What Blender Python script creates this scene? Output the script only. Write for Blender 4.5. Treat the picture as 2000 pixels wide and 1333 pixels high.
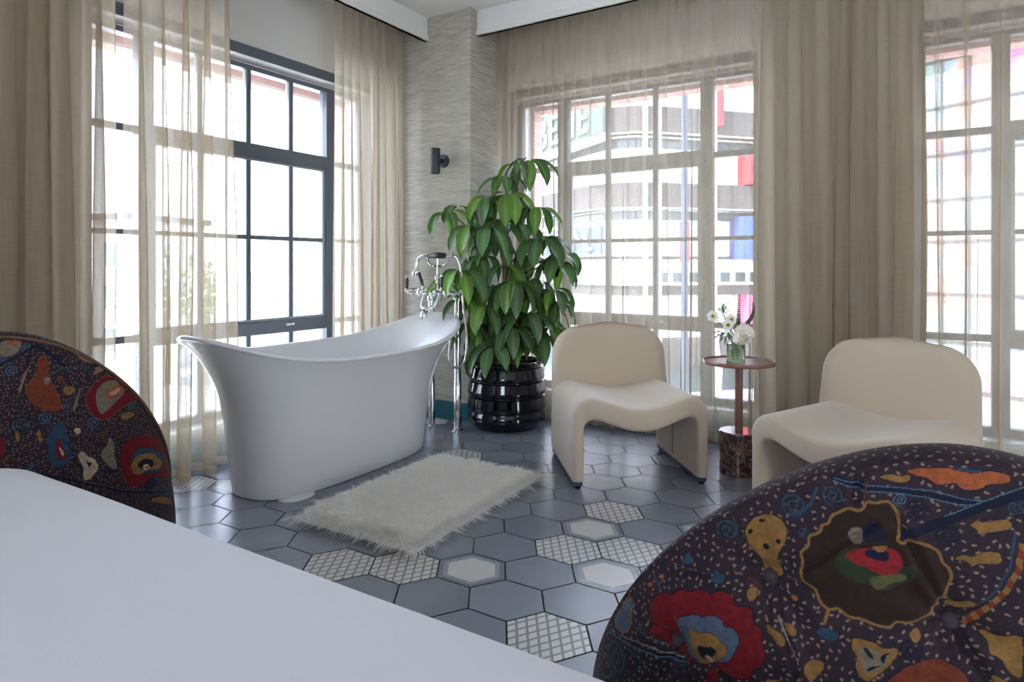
import bpy, bmesh, math, random
import numpy as np
from mathutils import Vector, Matrix, noise as mnoise

# ------------------------------------------------------------------ scene, camera, world, sun, exposure
for o in list(bpy.data.objects): bpy.data.objects.remove(o)
sc = bpy.context.scene
COL = sc.collection
sc.view_settings.view_transform = 'Standard'
sc.view_settings.look = 'None'
sc.view_settings.gamma = 1.0
sc.view_settings.use_curve_mapping = False
sc.view_settings.exposure = 1.66
sc.cycles.transparent_max_bounces = 24
sc.cycles.max_bounces = 10
sc.cycles.diffuse_bounces = 6
sc.cycles.transmission_bounces = 8

FPX, HY = 1261.0, 520.0                     # focal length and horizon row of a 2000x1333 frame
CX = Vector((0.8494, 0.5275, 0)); CY = Vector((-0.5277, 0.8495, 0))
cam = bpy.data.cameras.new('camera'); cam_o = bpy.data.objects.new('camera', cam); COL.objects.link(cam_o)
cam.sensor_width = 36; cam.lens = 36*FPX/2000
cam.shift_y = -(666.5-HY)/2000
cam_o.location = (0, 0, 1); cam_o.rotation_euler = (math.pi/2, 0, math.atan2(0.5275, 0.8494))
cam.clip_start = 0.02; cam.clip_end = 300
sc.camera = cam_o

w = bpy.data.worlds.new('sky'); sc.world = w; w.use_nodes = True
nt = w.node_tree; nt.nodes.clear()
wo = nt.nodes.new('ShaderNodeOutputWorld'); bg = nt.nodes.new('ShaderNodeBackground')
tc = nt.nodes.new('ShaderNodeTexCoord'); sx = nt.nodes.new('ShaderNodeSeparateXYZ')
cr = nt.nodes.new('ShaderNodeValToRGB')
nt.links.new(tc.outputs['Generated'], sx.inputs[0]); nt.links.new(sx.outputs[2], cr.inputs[0])
cr.color_ramp.elements[0].position = 0.0; cr.color_ramp.elements[0].color = (.90, .96, 1.05, 1)
cr.color_ramp.elements[1].position = 0.7; cr.color_ramp.elements[1].color = (0.52, 0.70, 1.0, 1)
nt.links.new(cr.outputs[0], bg.inputs[0]); bg.inputs[1].default_value = 5.0
nt.links.new(bg.outputs[0], wo.inputs[0])

sun = bpy.data.lights.new('sun', 'SUN'); sun.energy = 8.5; sun.angle = math.radians(1.5); sun.color = (1, .94, .86)
sun_o = bpy.data.objects.new('sun', sun); COL.objects.link(sun_o)
sun_o.rotation_euler = Vector((0.20, 0.55, -0.81)).to_track_quat('-Z', 'Y').to_euler()
sun_o.location = (-2, -6, 9)

R = random.Random(7)
PI = math.pi

# ------------------------------------------------------------------ helpers
def srgb(r, g, b):
    def f(c):
        c /= 255
        return c/12.92 if c <= .04045 else ((c+.055)/1.055)**2.4
    return (f(r), f(g), f(b), 1)

def plane_pt(px, py, y=None, x=None, Y=None):
    """point seen at a photo pixel, on the plane y=.. or x=.. or at a distance along the view"""
    t = (px-1000)/FPX
    if y is not None: D = y/(0.8495+0.5275*t)
    elif x is not None: D = -x/(0.5277-0.8494*t)
    else: D = Y
    p = CX*(t*D)+CY*D
    return Vector((p.x, p.y, 1-(py-HY)*D/FPX))

def newmat(name):
    m = bpy.data.materials.new(name); m.use_nodes = True
    b = m.node_tree.nodes['Principled BSDF']
    return m, m.node_tree, b

def simple(name, col, rough=.5, metal=0, noise=0, nscale=8, spec=.5, coat=0, sheen=0, bump=0, bscale=60, stretch=None):
    m, t, b = newmat(name)
    b.inputs['Base Color'].default_value = col; b.inputs['Roughness'].default_value = rough
    b.inputs['Metallic'].default_value = metal; b.inputs['Specular IOR Level'].default_value = spec
    b.inputs['Coat Weight'].default_value = coat; b.inputs['Sheen Weight'].default_value = sheen
    tc = t.nodes.new('ShaderNodeTexCoord'); mp = t.nodes.new('ShaderNodeMapping')
    t.links.new(tc.outputs['Object'], mp.inputs[0])
    if stretch: mp.inputs['Scale'].default_value = stretch
    if noise:
        n = t.nodes.new('ShaderNodeTexNoise'); n.inputs['Scale'].default_value = nscale; n.inputs['Detail'].default_value = 5
        mx = t.nodes.new('ShaderNodeMix'); mx.data_type = 'RGBA'
        mx.inputs[6].default_value = tuple(c*(1-noise) for c in col[:3])+(1,)
        mx.inputs[7].default_value = tuple(min(1, c*(1+noise)) for c in col[:3])+(1,)
        t.links.new(mp.outputs[0], n.inputs[0]); t.links.new(n.outputs[0], mx.inputs[0]); t.links.new(mx.outputs[2], b.inputs['Base Color'])
    if bump:
        n2 = t.nodes.new('ShaderNodeTexNoise'); n2.inputs['Scale'].default_value = bscale; n2.inputs['Detail'].default_value = 4
        bp = t.nodes.new('ShaderNodeBump'); bp.inputs['Strength'].default_value = bump; bp.inputs['Distance'].default_value = .01
        t.links.new(mp.outputs[0], n2.inputs[0]); t.links.new(n2.outputs[0], bp.inputs['Height']); t.links.new(bp.outputs[0], b.inputs['Normal'])
    return m

def tag(o, label=None, cat=None, group=None, kind=None):
    if label: o['label'] = label
    if cat: o['category'] = cat
    if group: o['group'] = group
    if kind: o['kind'] = kind
    return o

def empty(name, loc=(0, 0, 0), rz=0, parent=None):
    o = bpy.data.objects.new(name, None); COL.objects.link(o); o.location = loc; o.rotation_euler = (0, 0, rz); o.empty_display_size = .1
    if parent: o.parent = parent
    return o

def link(name, me, m, parent=None, smooth=True):
    o = bpy.data.objects.new(name, me); COL.objects.link(o)
    for mm in (m if isinstance(m, (list, tuple)) else [m]): me.materials.append(mm)
    if smooth:
        me.polygons.foreach_set('use_smooth', [True]*len(me.polygons))
    if parent: o.parent = parent
    return o

class MB:
    def __init__(s): s.v = []; s.f = []; s.mi = []
    def add(s, vs, fs, mi=0):
        n = len(s.v); s.v += [tuple(v) for v in vs]; s.f += [tuple(i+n for i in f) for f in fs]; s.mi += [mi]*len(fs); return s
    def box(s, a, b, mi=0, mat=None):
        x0, y0, z0 = (min(a[i], b[i]) for i in range(3)); x1, y1, z1 = (max(a[i], b[i]) for i in range(3))
        v = [Vector(p) for p in ((x0,y0,z0),(x1,y0,z0),(x1,y1,z0),(x0,y1,z0),(x0,y0,z1),(x1,y0,z1),(x1,y1,z1),(x0,y1,z1))]
        if mat: v = [mat @ p for p in v]
        return s.add(v, [(0,3,2,1),(4,5,6,7),(0,1,5,4),(1,2,6,5),(2,3,7,6),(3,0,4,7)], mi)
    def tube(s, pts, r, n=10, mi=0, cap=True):
        pts = [Vector(p) for p in pts]; rs = r if isinstance(r, (list, tuple)) else [r]*len(pts)
        rings = []; up = None
        for i, p in enumerate(pts):
            d = (pts[min(i+1, len(pts)-1)]-pts[max(i-1, 0)]).normalized()
            if up is None: up = d.orthogonal().normalized()
            else:
                up = (up-d*up.dot(d))
                up = up.normalized() if up.length > 1e-6 else d.orthogonal().normalized()
            sd = d.cross(up)
            rings.append([p+(up*math.cos(2*PI*k/n)+sd*math.sin(2*PI*k/n))*rs[i] for k in range(n)])
        v = [q for rg in rings for q in rg]
        f = [(i*n+k, i*n+(k+1) % n, (i+1)*n+(k+1) % n, (i+1)*n+k) for i in range(len(pts)-1) for k in range(n)]
        if cap: f += [tuple(range(n-1, -1, -1)), tuple((len(pts)-1)*n+k for k in range(n))]
        return s.add(v, f, mi)
    def lathe(s, prof, c=(0, 0, 0), n=32, mi=0, caps=True):
        v = [(c[0]+r*math.cos(2*PI*k/n), c[1]+r*math.sin(2*PI*k/n), c[2]+z) for r, z in prof for k in range(n)]
        f = [(i*n+k, i*n+(k+1) % n, (i+1)*n+(k+1) % n, (i+1)*n+k) for i in range(len(prof)-1) for k in range(n)]
        if caps: f += [tuple(range(n-1, -1, -1)), tuple((len(prof)-1)*n+k for k in range(n))]
        return s.add(v, f, mi)
    def grid(s, P, mi=0, closeu=False):
        """P[i][j] points"""
        a, b = len(P), len(P[0])
        v = [q for row in P for q in row]
        f = [(i*b+j, ((i+1) % a)*b+j, ((i+1) % a)*b+j+1, i*b+j+1) for i in range(a if closeu else a-1) for j in range(b-1)]
        return s.add(v, f, mi)
    def ball(s, c, r, n=10, m=7, mi=0, sq=(1, 1, 1)):
        P = [[(c[0]+r*sq[0]*math.sin(PI*j/m)*math.cos(2*PI*i/n), c[1]+r*sq[1]*math.sin(PI*j/m)*math.sin(2*PI*i/n), c[2]-r*sq[2]*math.cos(PI*j/m)) for j in range(m+1)] for i in range(n)]
        return s.grid(P, mi, closeu=True)
    def build(s, name, m, parent=None, smooth=True, bevel=0, weld=False):
        me = bpy.data.meshes.new(name); me.from_pydata(s.v, [], s.f)
        if any(s.mi): me.polygons.foreach_set('material_index', s.mi)
        if weld:
            bm = bmesh.new(); bm.from_mesh(me); bmesh.ops.remove_doubles(bm, verts=bm.verts, dist=1e-5); bmesh.ops.recalc_face_normals(bm, faces=bm.faces); bm.to_mesh(me); bm.free()
        me.update()
        o = link(name, me, m, parent, smooth)
        if smooth and bevel == 0: sharp(o)
        if bevel:
            b = o.modifiers.new('bevel', 'BEVEL'); b.width = bevel; b.segments = 3; b.limit_method = 'ANGLE'; b.harden_normals = False
            sharp(o, 50)
        return o

def sharp(o, ang=40):
    me = o.data
    if len(me.polygons) > 60000: return
    bm = bmesh.new(); bm.from_mesh(me)
    a = math.radians(ang)
    for e in bm.edges:
        if len(e.link_faces) == 2 and e.calc_face_angle(0) > a: e.smooth = False
    bm.to_mesh(me); bm.free()

def smooth_path(pts, n=8):
    pts = [Vector(p) for p in pts]; out = []
    for i in range(len(pts)-1):
        p0 = pts[max(i-1, 0)]; p1 = pts[i]; p2 = pts[i+1]; p3 = pts[min(i+2, len(pts)-1)]
        for k in range(n):
            t = k/n
            out.append(.5*((2*p1)+(-p0+p2)*t+(2*p0-5*p1+4*p2-p3)*t*t+(-p0+3*p1-3*p2+p3)*t**3))
    out.append(pts[-1]); return out

# ------------------------------------------------------------------ materials
M_white = simple('white_paint', srgb(222, 220, 216), .6, noise=.02, nscale=3)
M_ceil = simple('ceiling_paint', srgb(228, 226, 222), .7)
M_wall = simple('wall_paint', srgb(214, 211, 206), .7, noise=.02, nscale=2)
M_frame = simple('dark_window_metal', srgb(92, 98, 108), .35, noise=.05, spec=.5)
M_frame2 = simple('grey_window_track', srgb(150, 156, 160), .3, noise=.05)
M_teal = simple('teal_paint', srgb(28, 96, 112), .35, noise=.04)
M_brick = None
M_tub = simple('tub_composite', srgb(212, 211, 211), .22, spec=.5, coat=.3)
M_chrome = simple('chrome', (.83, .84, .86, 1), .08, metal=1)
M_black = simple('black_lever', srgb(30, 30, 34), .25)
M_sconce = simple('sconce_black', srgb(44, 50, 56), .45, noise=.05)
M_pot = simple('black_glaze', srgb(12, 13, 24), .09, coat=.3, spec=.45)
M_soil = simple('soil', srgb(52, 42, 34), .95, noise=.4, nscale=40, bump=.6)
M_cream = simple('cream_velvet', srgb(190, 174, 152), .85, noise=.05, nscale=5, sheen=.35, bump=.08, bscale=400)
M_rail = simple('blue_grey_rail', srgb(70, 90, 120), .3, metal=.6)
M_wood = simple('walnut', srgb(128, 88, 78), .35, noise=.12, nscale=6, stretch=(1, 8, 1), coat=.2)
M_bed = simple('white_linen', srgb(210, 210, 216), .8, noise=.015, nscale=3, sheen=.15, bump=.05, bscale=500)
M_rugb = simple('rug_backing', srgb(245, 242, 235), .9)
M_stem = simple('plant_stem', srgb(120, 108, 78), .7, noise=.2, nscale=30)
M_hair = None

def brick_mat(name, c1, c2, mortar):
    m, t, b = newmat(name)
    tc = t.nodes.new('ShaderNodeTexCoord'); br = t.nodes.new('ShaderNodeTexBrick')
    mp = t.nodes.new('ShaderNodeMapping'); mp.inputs['Rotation'].default_value = (PI/2, 0, 0)
    br.inputs['Color1'].default_value = c1; br.inputs['Color2'].default_value = c2; br.inputs['Mortar'].default_value = mortar
    br.inputs['Scale'].default_value = 4; br.inputs['Mortar Size'].default_value = .02
    t.links.new(tc.outputs['Object'], mp.inputs[0]); t.links.new(mp.outputs[0], br.inputs[0]); t.links.new(br.outputs[0], b.inputs['Base Color'])
    b.inputs['Roughness'].default_value = .9
    return m
M_brick = brick_mat('red_brick', srgb(188, 150, 138), srgb(178, 140, 128), srgb(196, 184, 176))

def grasscloth():
    m, t, b = newmat('grasscloth_wallpaper')
    tc = t.nodes.new('ShaderNodeTexCoord'); mp = t.nodes.new('ShaderNodeMapping'); mp.inputs['Scale'].default_value = (5, 5, 190)
    n = t.nodes.new('ShaderNodeTexNoise'); n.inputs['Scale'].default_value = 1.6; n.inputs['Detail'].default_value = 6; n.inputs['Roughness'].default_value = .65
    cr = t.nodes.new('ShaderNodeValToRGB')
    e = cr.color_ramp.elements; e[0].position = .3; e[0].color = srgb(134, 128, 118); e[1].position = .66; e[1].color = srgb(202, 199, 190)
    x = cr.color_ramp.elements.new(.48); x.color = srgb(172, 167, 156)
    mp2 = t.nodes.new('ShaderNodeMapping'); mp2.inputs['Scale'].default_value = (1, 1, 10)
    n2 = t.nodes.new('ShaderNodeTexNoise'); n2.inputs['Scale'].default_value = 2.2; n2.inputs['Detail'].default_value = 3
    mx = t.nodes.new('ShaderNodeMix'); mx.data_type = 'RGBA'; mx.blend_type = 'MULTIPLY'; mx.inputs[0].default_value = .5
    bp = t.nodes.new('ShaderNodeBump'); bp.inputs['Strength'].default_value = .35; bp.inputs['Distance'].default_value = .004
    L = t.links
    L.new(tc.outputs['Object'], mp.inputs[0]); L.new(mp.outputs[0], n.inputs[0]); L.new(n.outputs[0], cr.inputs[0])
    L.new(tc.outputs['Object'], mp2.inputs[0]); L.new(mp2.outputs[0], n2.inputs[0])
    cr2 = t.nodes.new('ShaderNodeValToRGB'); cr2.color_ramp.elements[0].position = .35; cr2.color_ramp.elements[0].color = (.78, .76, .73, 1); cr2.color_ramp.elements[1].position = .6
    L.new(n2.outputs[0], cr2.inputs[0]); L.new(cr.outputs[0], mx.inputs[6]); L.new(cr2.outputs[0], mx.inputs[7]); L.new(mx.outputs[2], b.inputs['Base Color'])
    L.new(n.outputs[0], bp.inputs['Height']); L.new(bp.outputs[0], b.inputs['Normal'])
    b.inputs['Roughness'].default_value = .85
    return m
M_grass = grasscloth()

def curtain_mat(name, col, thread=.5):
    """loosely woven linen: gaps let the view through, more threads line up when seen edge-on"""
    m = bpy.data.materials.new(name); m.use_nodes = True; t = m.node_tree; t.nodes.clear(); L = t.links; N = t.nodes.new
    out = N('ShaderNodeOutputMaterial'); tr = N('ShaderNodeBsdfTransparent'); df = N('ShaderNodeBsdfDiffuse'); tl = N('ShaderNodeBsdfTranslucent')
    mx = N('ShaderNodeMixShader'); mc = N('ShaderNodeMixShader'); mc.inputs[0].default_value = .58
    uv = N('ShaderNodeTexCoord')
    geo = N('ShaderNodeNewGeometry')
    vm = N('ShaderNodeVectorMath'); vm.operation = 'DOT_PRODUCT'; L.new(geo.outputs['Normal'], vm.inputs[0]); L.new(geo.outputs['Incoming'], vm.inputs[1])
    ab = N('ShaderNodeMath'); ab.operation = 'ABSOLUTE'; L.new(vm.outputs['Value'], ab.inputs[0])
    mxx = N('ShaderNodeMath'); mxx.operation = 'MAXIMUM'; mxx.inputs[1].default_value = .12; L.new(ab.outputs[0], mxx.inputs[0])
    inv = N('ShaderNodeMath'); inv.operation = 'DIVIDE'; inv.inputs[0].default_value = 1.0; L.new(mxx.outputs[0], inv.inputs[1])
    # weave: threads of uneven thickness both ways
    mp = N('ShaderNodeMapping'); mp.inputs['Scale'].default_value = (300, 6, 1); L.new(uv.outputs['UV'], mp.inputs[0])
    n1 = N('ShaderNodeTexNoise'); n1.inputs['Scale'].default_value = 1; n1.inputs['Detail'].default_value = 2; L.new(mp.outputs[0], n1.inputs[0])
    mp2 = N('ShaderNodeMapping'); mp2.inputs['Scale'].default_value = (40, 420, 1); L.new(uv.outputs['UV'], mp2.inputs[0])
    n2 = N('ShaderNodeTexNoise'); n2.inputs['Scale'].default_value = 1; n2.inputs['Detail'].default_value = 2; L.new(mp2.outputs[0], n2.inputs[0])
    ad = N('ShaderNodeMath'); ad.operation = 'ADD'; L.new(n1.outputs[0], ad.inputs[0]); L.new(n2.outputs[0], ad.inputs[1])
    mr = N('ShaderNodeMapRange'); mr.inputs[1].default_value = .7; mr.inputs[2].default_value = 1.3; mr.inputs[3].default_value = thread-.07; mr.inputs[4].default_value = thread+.07
    L.new(ad.outputs[0], mr.inputs[0])
    pw = N('ShaderNodeMath'); pw.operation = 'POWER'; L.new(mr.outputs[0], pw.inputs[0]); L.new(inv.outputs[0], pw.inputs[1])   # see-through share
    cm = N('ShaderNodeMix'); cm.data_type = 'RGBA'; cm.inputs[6].default_value = tuple(c*.94 for c in col[:3])+(1,); cm.inputs[7].default_value = tuple(min(1, c*1.05) for c in col[:3])+(1,)
    L.new(n1.outputs[0], cm.inputs[0]); L.new(cm.outputs[2], df.inputs[0]); L.new(cm.outputs[2], tl.inputs[0])
    L.new(df.outputs[0], mc.inputs[1]); L.new(tl.outputs[0], mc.inputs[2])
    L.new(pw.outputs[0], mx.inputs[0]); L.new(mc.outputs[0], mx.inputs[1]); L.new(tr.outputs[0], mx.inputs[2]); L.new(mx.outputs[0], out.inputs[0])
    return m
M_sheer = curtain_mat('sheer_linen', srgb(200, 187, 165), .56)
M_drape = curtain_mat('linen_drape', srgb(194, 180, 158), .34)
M_full = curtain_mat('gathered_linen', srgb(200, 188, 167), .46)
M_hem = curtain_mat('sheer_linen_hem', srgb(200, 184, 160), .3)

def glass_mat(name, tint=(1, 1, 1, 1), refl=.06):
    m = bpy.data.materials.new(name); m.use_nodes = True; t = m.node_tree; t.nodes.clear(); N = t.nodes.new; L = t.links
    out = N('ShaderNodeOutputMaterial'); tr = N('ShaderNodeBsdfTransparent'); gl = N('ShaderNodeBsdfGlossy'); mx = N('ShaderNodeMixShader'); fr = N('ShaderNodeFresnel')
    fr.inputs[0].default_value = 1.35; gl.inputs['Roughness'].default_value = .02; tr.inputs[0].default_value = tint
    L.new(fr.outputs[0], mx.inputs[0]); L.new(tr.outputs[0], mx.inputs[1]); L.new(gl.outputs[0], mx.inputs[2]); L.new(mx.outputs[0], out.inputs[0])
    return m
M_glass = glass_mat('window_glass', (.97, .985, 1, 1))

def attr_mat(name, rough=.8, sheen=.4, attr='pattern', spec=.3):
    m, t, b = newmat(name)
    a = t.nodes.new('ShaderNodeVertexColor'); a.layer_name = attr
    t.links.new(a.outputs[0], b.inputs['Base Color']); b.inputs['Roughness'].default_value = rough
    b.inputs['Sheen Weight'].default_value = sheen; b.inputs['Specular IOR Level'].default_value = spec
    return m
M_floral = attr_mat('floral_velvet', .75, .04, spec=.18)

# ------------------------------------------------------------------ floor: long hexagon tiles
def tile_mat(name, c, var=.12, rough=.32):
    m, t, b = newmat(name)
    tc = t.nodes.new('ShaderNodeTexCoord'); n = t.nodes.new('ShaderNodeTexNoise'); n.inputs['Scale'].default_value = 5; n.inputs['Detail'].default_value = 6
    oi = t.nodes.new('ShaderNodeVertexColor'); oi.layer_name = 'tone'
    mx = t.nodes.new('ShaderNodeMix'); mx.data_type = 'RGBA'; mx.inputs[6].default_value = tuple(x*(1-var) for x in c[:3])+(1,); mx.inputs[7].default_value = tuple(x*(1+var) for x in c[:3])+(1,)
    ml = t.nodes.new('ShaderNodeMix'); ml.data_type = 'RGBA'; ml.blend_type = 'MULTIPLY'; ml.inputs[0].default_value = 1
    L = t.links; L.new(tc.outputs['Object'], n.inputs[0]); L.new(n.outputs[0], mx.inputs[0]); L.new(mx.outputs[2], ml.inputs[6]); L.new(oi.outputs[0], ml.inputs[7]); L.new(ml.outputs[2], b.inputs['Base Color'])
    bp = t.nodes.new('ShaderNodeBump'); bp.inputs['Strength'].default_value = .12; bp.inputs['Distance'].default_value = .003
    n3 = t.nodes.new('ShaderNodeTexNoise'); n3.inputs['Scale'].default_value = 35; L.new(tc.outputs['Object'], n3.inputs[0]); L.new(n3.outputs[0], bp.inputs['Height']); L.new(bp.outputs[0], b.inputs['Normal'])
    b.inputs['Roughness'].default_value = rough; b.inputs['Specular IOR Level'].default_value = .5
    return m, t, b, ml
M_tile = tile_mat('slate_grey_tile', srgb(126, 129, 138), .12, .27)[0]
M_tile_l = tile_mat('pale_tile', srgb(196, 190, 184), .04)[0]
M_tile_m = tile_mat('mid_grey_tile', srgb(142, 142, 148), .05)[0]
M_grout = simple('grout', srgb(56, 56, 60), .8)
M_tile_p, t, b, ml = tile_mat('lattice_tile', srgb(200, 195, 188), .03)
# printed lattice: fine grey lines running three ways
N = t.nodes.new; L = t.links
tcn = N('ShaderNodeTexCoord'); prev = None
for ang, sc_, wd in ((60, 1/0.0268, .20), (-60, 1/0.0268, .20)):
    mp = N('ShaderNodeMapping'); mp.inputs['Rotation'].default_value = (0, 0, math.radians(ang)); mp.inputs['Scale'].default_value = (sc_/1.12, sc_, 1)
    mp.vector_type = 'POINT'
    s_ = N('ShaderNodeSeparateXYZ'); L.new(tcn.outputs['UV'], mp.inputs[0]); L.new(mp.outputs[0], s_.inputs[0])
    fr = N('ShaderNodeMath'); fr.operation = 'FRACT'; L.new(s_.outputs[1], fr.inputs[0])
    lt = N('ShaderNodeMath'); lt.operation = 'LESS_THAN'; lt.inputs[1].default_value = wd*1.25; L.new(fr.outputs[0], lt.inputs[0])
    if prev is None: prev = lt
    else:
        mm = N('ShaderNodeMath'); mm.operation = 'MAXIMUM'; L.new(prev.outputs[0], mm.inputs[0]); L.new(lt.outputs[0], mm.inputs[1]); prev = mm
mxp = N('ShaderNodeMix'); mxp.data_type = 'RGBA'; mxp.inputs[7].default_value = srgb(128, 126, 128)
L.new(prev.outputs[0], mxp.inputs[0]); L.new(ml.outputs[2], mxp.inputs[6]); L.new(mxp.outputs[2], b.inputs['Base Color'])

TX, TY, T0X, T0Y = .1985, .2033, -1.037, 1.8385
def tile_xy(c, r): return T0X+c*TX, T0Y+r*TY+(-TY/2 if c % 2 else 0)
special = {}
def sp(x, y, k):
    c = round((x-T0X)/TX); r = round((y-T0Y+(TY/2 if c % 2 else 0))/TY); special[(c, r)] = k
for x, y in ((-1.038,2.243),(-.8385,1.94),(-1.2355,1.737),(-.62,2.45),(-2.03,1.15),(.1,2.2),(-.44,3.35)): sp(x, y, 'c')
for x, y in ((-1.037,2.0415),(-.8385,2.143),(-1.434,1.634),(-1.6325,1.5354),(-1.037,2.4475),(-.8385,1.5354),(-2.03,2.755),(-1.037,3.261),(-2.63,1.3),(-.25,2.6),(.3,3.1),(-.05,1.7)): sp(x, y, 'p')
fb = MB(); tones = []; uvs = []
fb.box((-3.35, -3.2, -.12), (4.2, 4.05, -.004), 4)
for _ in range(6): tones += [1.0]*4; uvs += [(0, 0)]*4
def hexpts(cx, cy, k):
    ax = TX*2/3; ay = TY/2
    g = .0030
    return [(cx+(ax*math.cos(a)*1.0)*k-(g*math.cos(a)), cy+(ay/math.sin(PI/3)*math.sin(a))*k-(g*math.sin(a)), 0) for a in [i*PI/3 for i in range(6)]]
rt = random.Random(3)
for c in range(-12, 27):
    for r in range(-25, 12):
        cx, cy = tile_xy(c, r)
        if cx < -3.2 or cx > 4.05 or cy < -3.1 or cy > 3.93: continue
        k = special.get((c, r), None)
        if k is None:
            if -2.6 < cx < -.3 and 1.2 < cy < 3.8: k = 's'
            else: k = rt.choice('sssssssspc')
        tn = rt.uniform(.86, 1.1)
        H = hexpts(cx, cy, 1)
        if k == 'c':
            H2 = [(x, y, 0) for x, y, z in hexpts(cx, cy, .86)]; H3 = [(x, y, 0) for x, y, z in hexpts(cx, cy, .72)]
            fb.add(H+H2, [(i, (i+1) % 6, 6+(i+1) % 6, 6+i) for i in range(6)], 0); tones += [tn]*24; uvs += [(0, 0)]*24
            fb.add(H2+H3, [(i, (i+1) % 6, 6+(i+1) % 6, 6+i) for i in range(6)], 3); tones += [1.0]*24; uvs += [(0, 0)]*24
            fb.add(H3, [tuple(range(6))], 2); tones += [1.0]*6; uvs += [(0, 0)]*6
        else:
            fb.add(H, [tuple(range(6))], 1 if k == 'p' else 0); tones += [tn if k == 's' else 1.0]*6
            uvs += [(x-cx, y-cy) for x, y, z in H]
fl = fb.build('floor', [M_tile, M_tile_p, M_tile_l, M_tile_m, M_grout], smooth=False)
ca = fl.data.color_attributes.new('tone', 'FLOAT_COLOR', 'CORNER')
ca.data.foreach_set('color', [x for tn in tones for x in (tn, tn, tn, 1)])
ul = fl.data.uv_layers.new(name='UVMap'); ul.data.foreach_set('uv', [x for u in uvs for x in u])
tag(fl, kind='structure')

# ------------------------------------------------------------------ room shell
XL, YR, ZC = -3.14, 3.85, 2.67
WT = 2.2276; SILL = .16
LWIN = (1.45, 3.26)
RWINS = [(-2.40, -.75), (.02, 1.67), (2.45, 3.95)]
TH = .28
mb = MB()
mb.box((XL-TH, -3.2, 0), (XL, LWIN[0], ZC)); mb.box((XL-TH, LWIN[1], 0), (XL, YR+TH, ZC))
mb.box((XL-TH, LWIN[0], 0), (XL, LWIN[1], SILL)); mb.box((XL-TH, LWIN[0], WT-.06), (XL, LWIN[1], ZC))
tag(mb.build('wall_left', M_wall, smooth=False), kind='structure')
mb = MB(); last = XL
for a, b_ in RWINS:
    mb.box((last, YR, 0), (a, YR+TH, ZC)); mb.box((a, YR, 0), (b_, YR+TH, SILL)); mb.box((a, YR, WT-.06), (b_, YR+TH, ZC)); last = b_
mb.box((last, YR, 0), (4.2, YR+TH, ZC))
tag(mb.build('wall_right', M_wall, smooth=False), kind='structure')
mb = MB().box((XL-TH, -3.2, ZC), (4.2, YR+TH, ZC+.2))
tag(mb.build('ceiling', M_ceil, smooth=False), kind='structure')
# walls behind the camera, each with an added doorway-height opening sized for sky fill
mb = MB(); mb.box((XL-TH, -3.4, 0), (-.2, -3.2, ZC)); mb.box((1.2, -3.4, 0), (4.4, -3.2, ZC)); mb.box((-.2, -3.4, 2.3), (1.2, -3.2, ZC))
M_tan = simple('tan_wall', srgb(204, 192, 178), .8, noise=.03, nscale=2)
tag(mb.build('wall_back', M_tan, smooth=False), kind='structure')
mb = MB(); mb.box((4.2, -3.2, 0), (4.4, .0, ZC)); mb.box((4.2, .8, 0), (4.4, YR+TH, ZC)); mb.box((4.2, .0, 2.3), (4.4, .8, ZC))
tag(mb.build('wall_side', M_tan, smooth=False), kind='structure')
# brick outside skin round the windows
mb = MB()
for (x0, x1, y0, y1, z0, z1) in ((XL-TH-.12, XL-TH, -3.2, LWIN[0]-.02, -9, 4), (XL-TH-.12, XL-TH, LWIN[1]+.02, YR+TH, -9, 4), (XL-TH-.12, XL-TH, LWIN[0]-.02, LWIN[1]+.02, -9, SILL-.02), (XL-TH-.12, XL-TH, LWIN[0]-.02, LWIN[1]+.02, 2.115, 4)):
    mb.box((x0, y0, z0), (x1, y1, z1))
last = XL-TH
for a, b_ in RWINS:
    mb.box((last, YR+TH, -9), (a+.03, YR+TH+.12, 4)); mb.box((a+.03, YR+TH, -9), (b_-.03, YR+TH+.12, SILL-.02)); mb.box((a+.03, YR+TH, 2.135), (b_-.03, YR+TH+.12, 4)); last = b_-.03
mb.box((last, YR+TH, -9), (4.2, YR+TH+.12, 4))
tag(mb.build('wall_outer', M_brick, smooth=False), kind='structure')

# column in the corner with grasscloth
mb = MB(); mb.box((XL, 3.39, 0), (-2.42, YR, ZC))
tag(mb.build('wall_column', M_grass, smooth=False), kind='structure')
mb = MB(); mb.box((XL, 3.372, 0), (-2.402, 3.3899, .10)); mb.box((-2.4199, 3.3899, 0), (-2.402, YR, .10)); mb.box((XL, 3.377, .10), (-2.407, 3.3899, .112)); mb.box((-2.4199, 3.3899, .10), (-2.407, YR, .112))
tag(mb.build('baseboard_column', M_teal, smooth=False, bevel=.002), kind='structure')
mb = MB(); mb.box((-2.402, YR-.018, 0), (4.2, YR-.0001, .10)); tag(mb.build('baseboard_right', M_teal, smooth=False, bevel=.002), kind='structure')
mb = MB(); mb.box((XL+.0001, -3.2, 0), (XL+.018, 3.372, .10)); tag(mb.build('baseboard_left', M_teal, smooth=False, bevel=.002), kind='structure')
# pelmets hanging from the ceiling, with a small moulding at their foot
def pelmet(name, a, b, mould):
    mb = MB(); mb.box(a, b)
    for m_ in mould: mb.box(*m_)
    return tag(mb.build(name, M_white, smooth=False, bevel=.003), kind='structure')
pelmet('trim_1', (-2.80, -3.2, 2.512), (-2.772, 3.39, ZC), [((-2.80, -3.2, 2.512), (-2.757, 3.39, 2.527)), ((-2.80, -3.2, 2.527), (-2.765, 3.39, 2.545))])
pelmet('trim_2', (-2.42, 3.46, 2.505), (4.2, 3.488, ZC), [((-2.42, 3.443, 2.505), (4.2, 3.488, 2.520)), ((-2.42, 3.451, 2.520), (4.2, 3.488, 2.538))])
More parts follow.
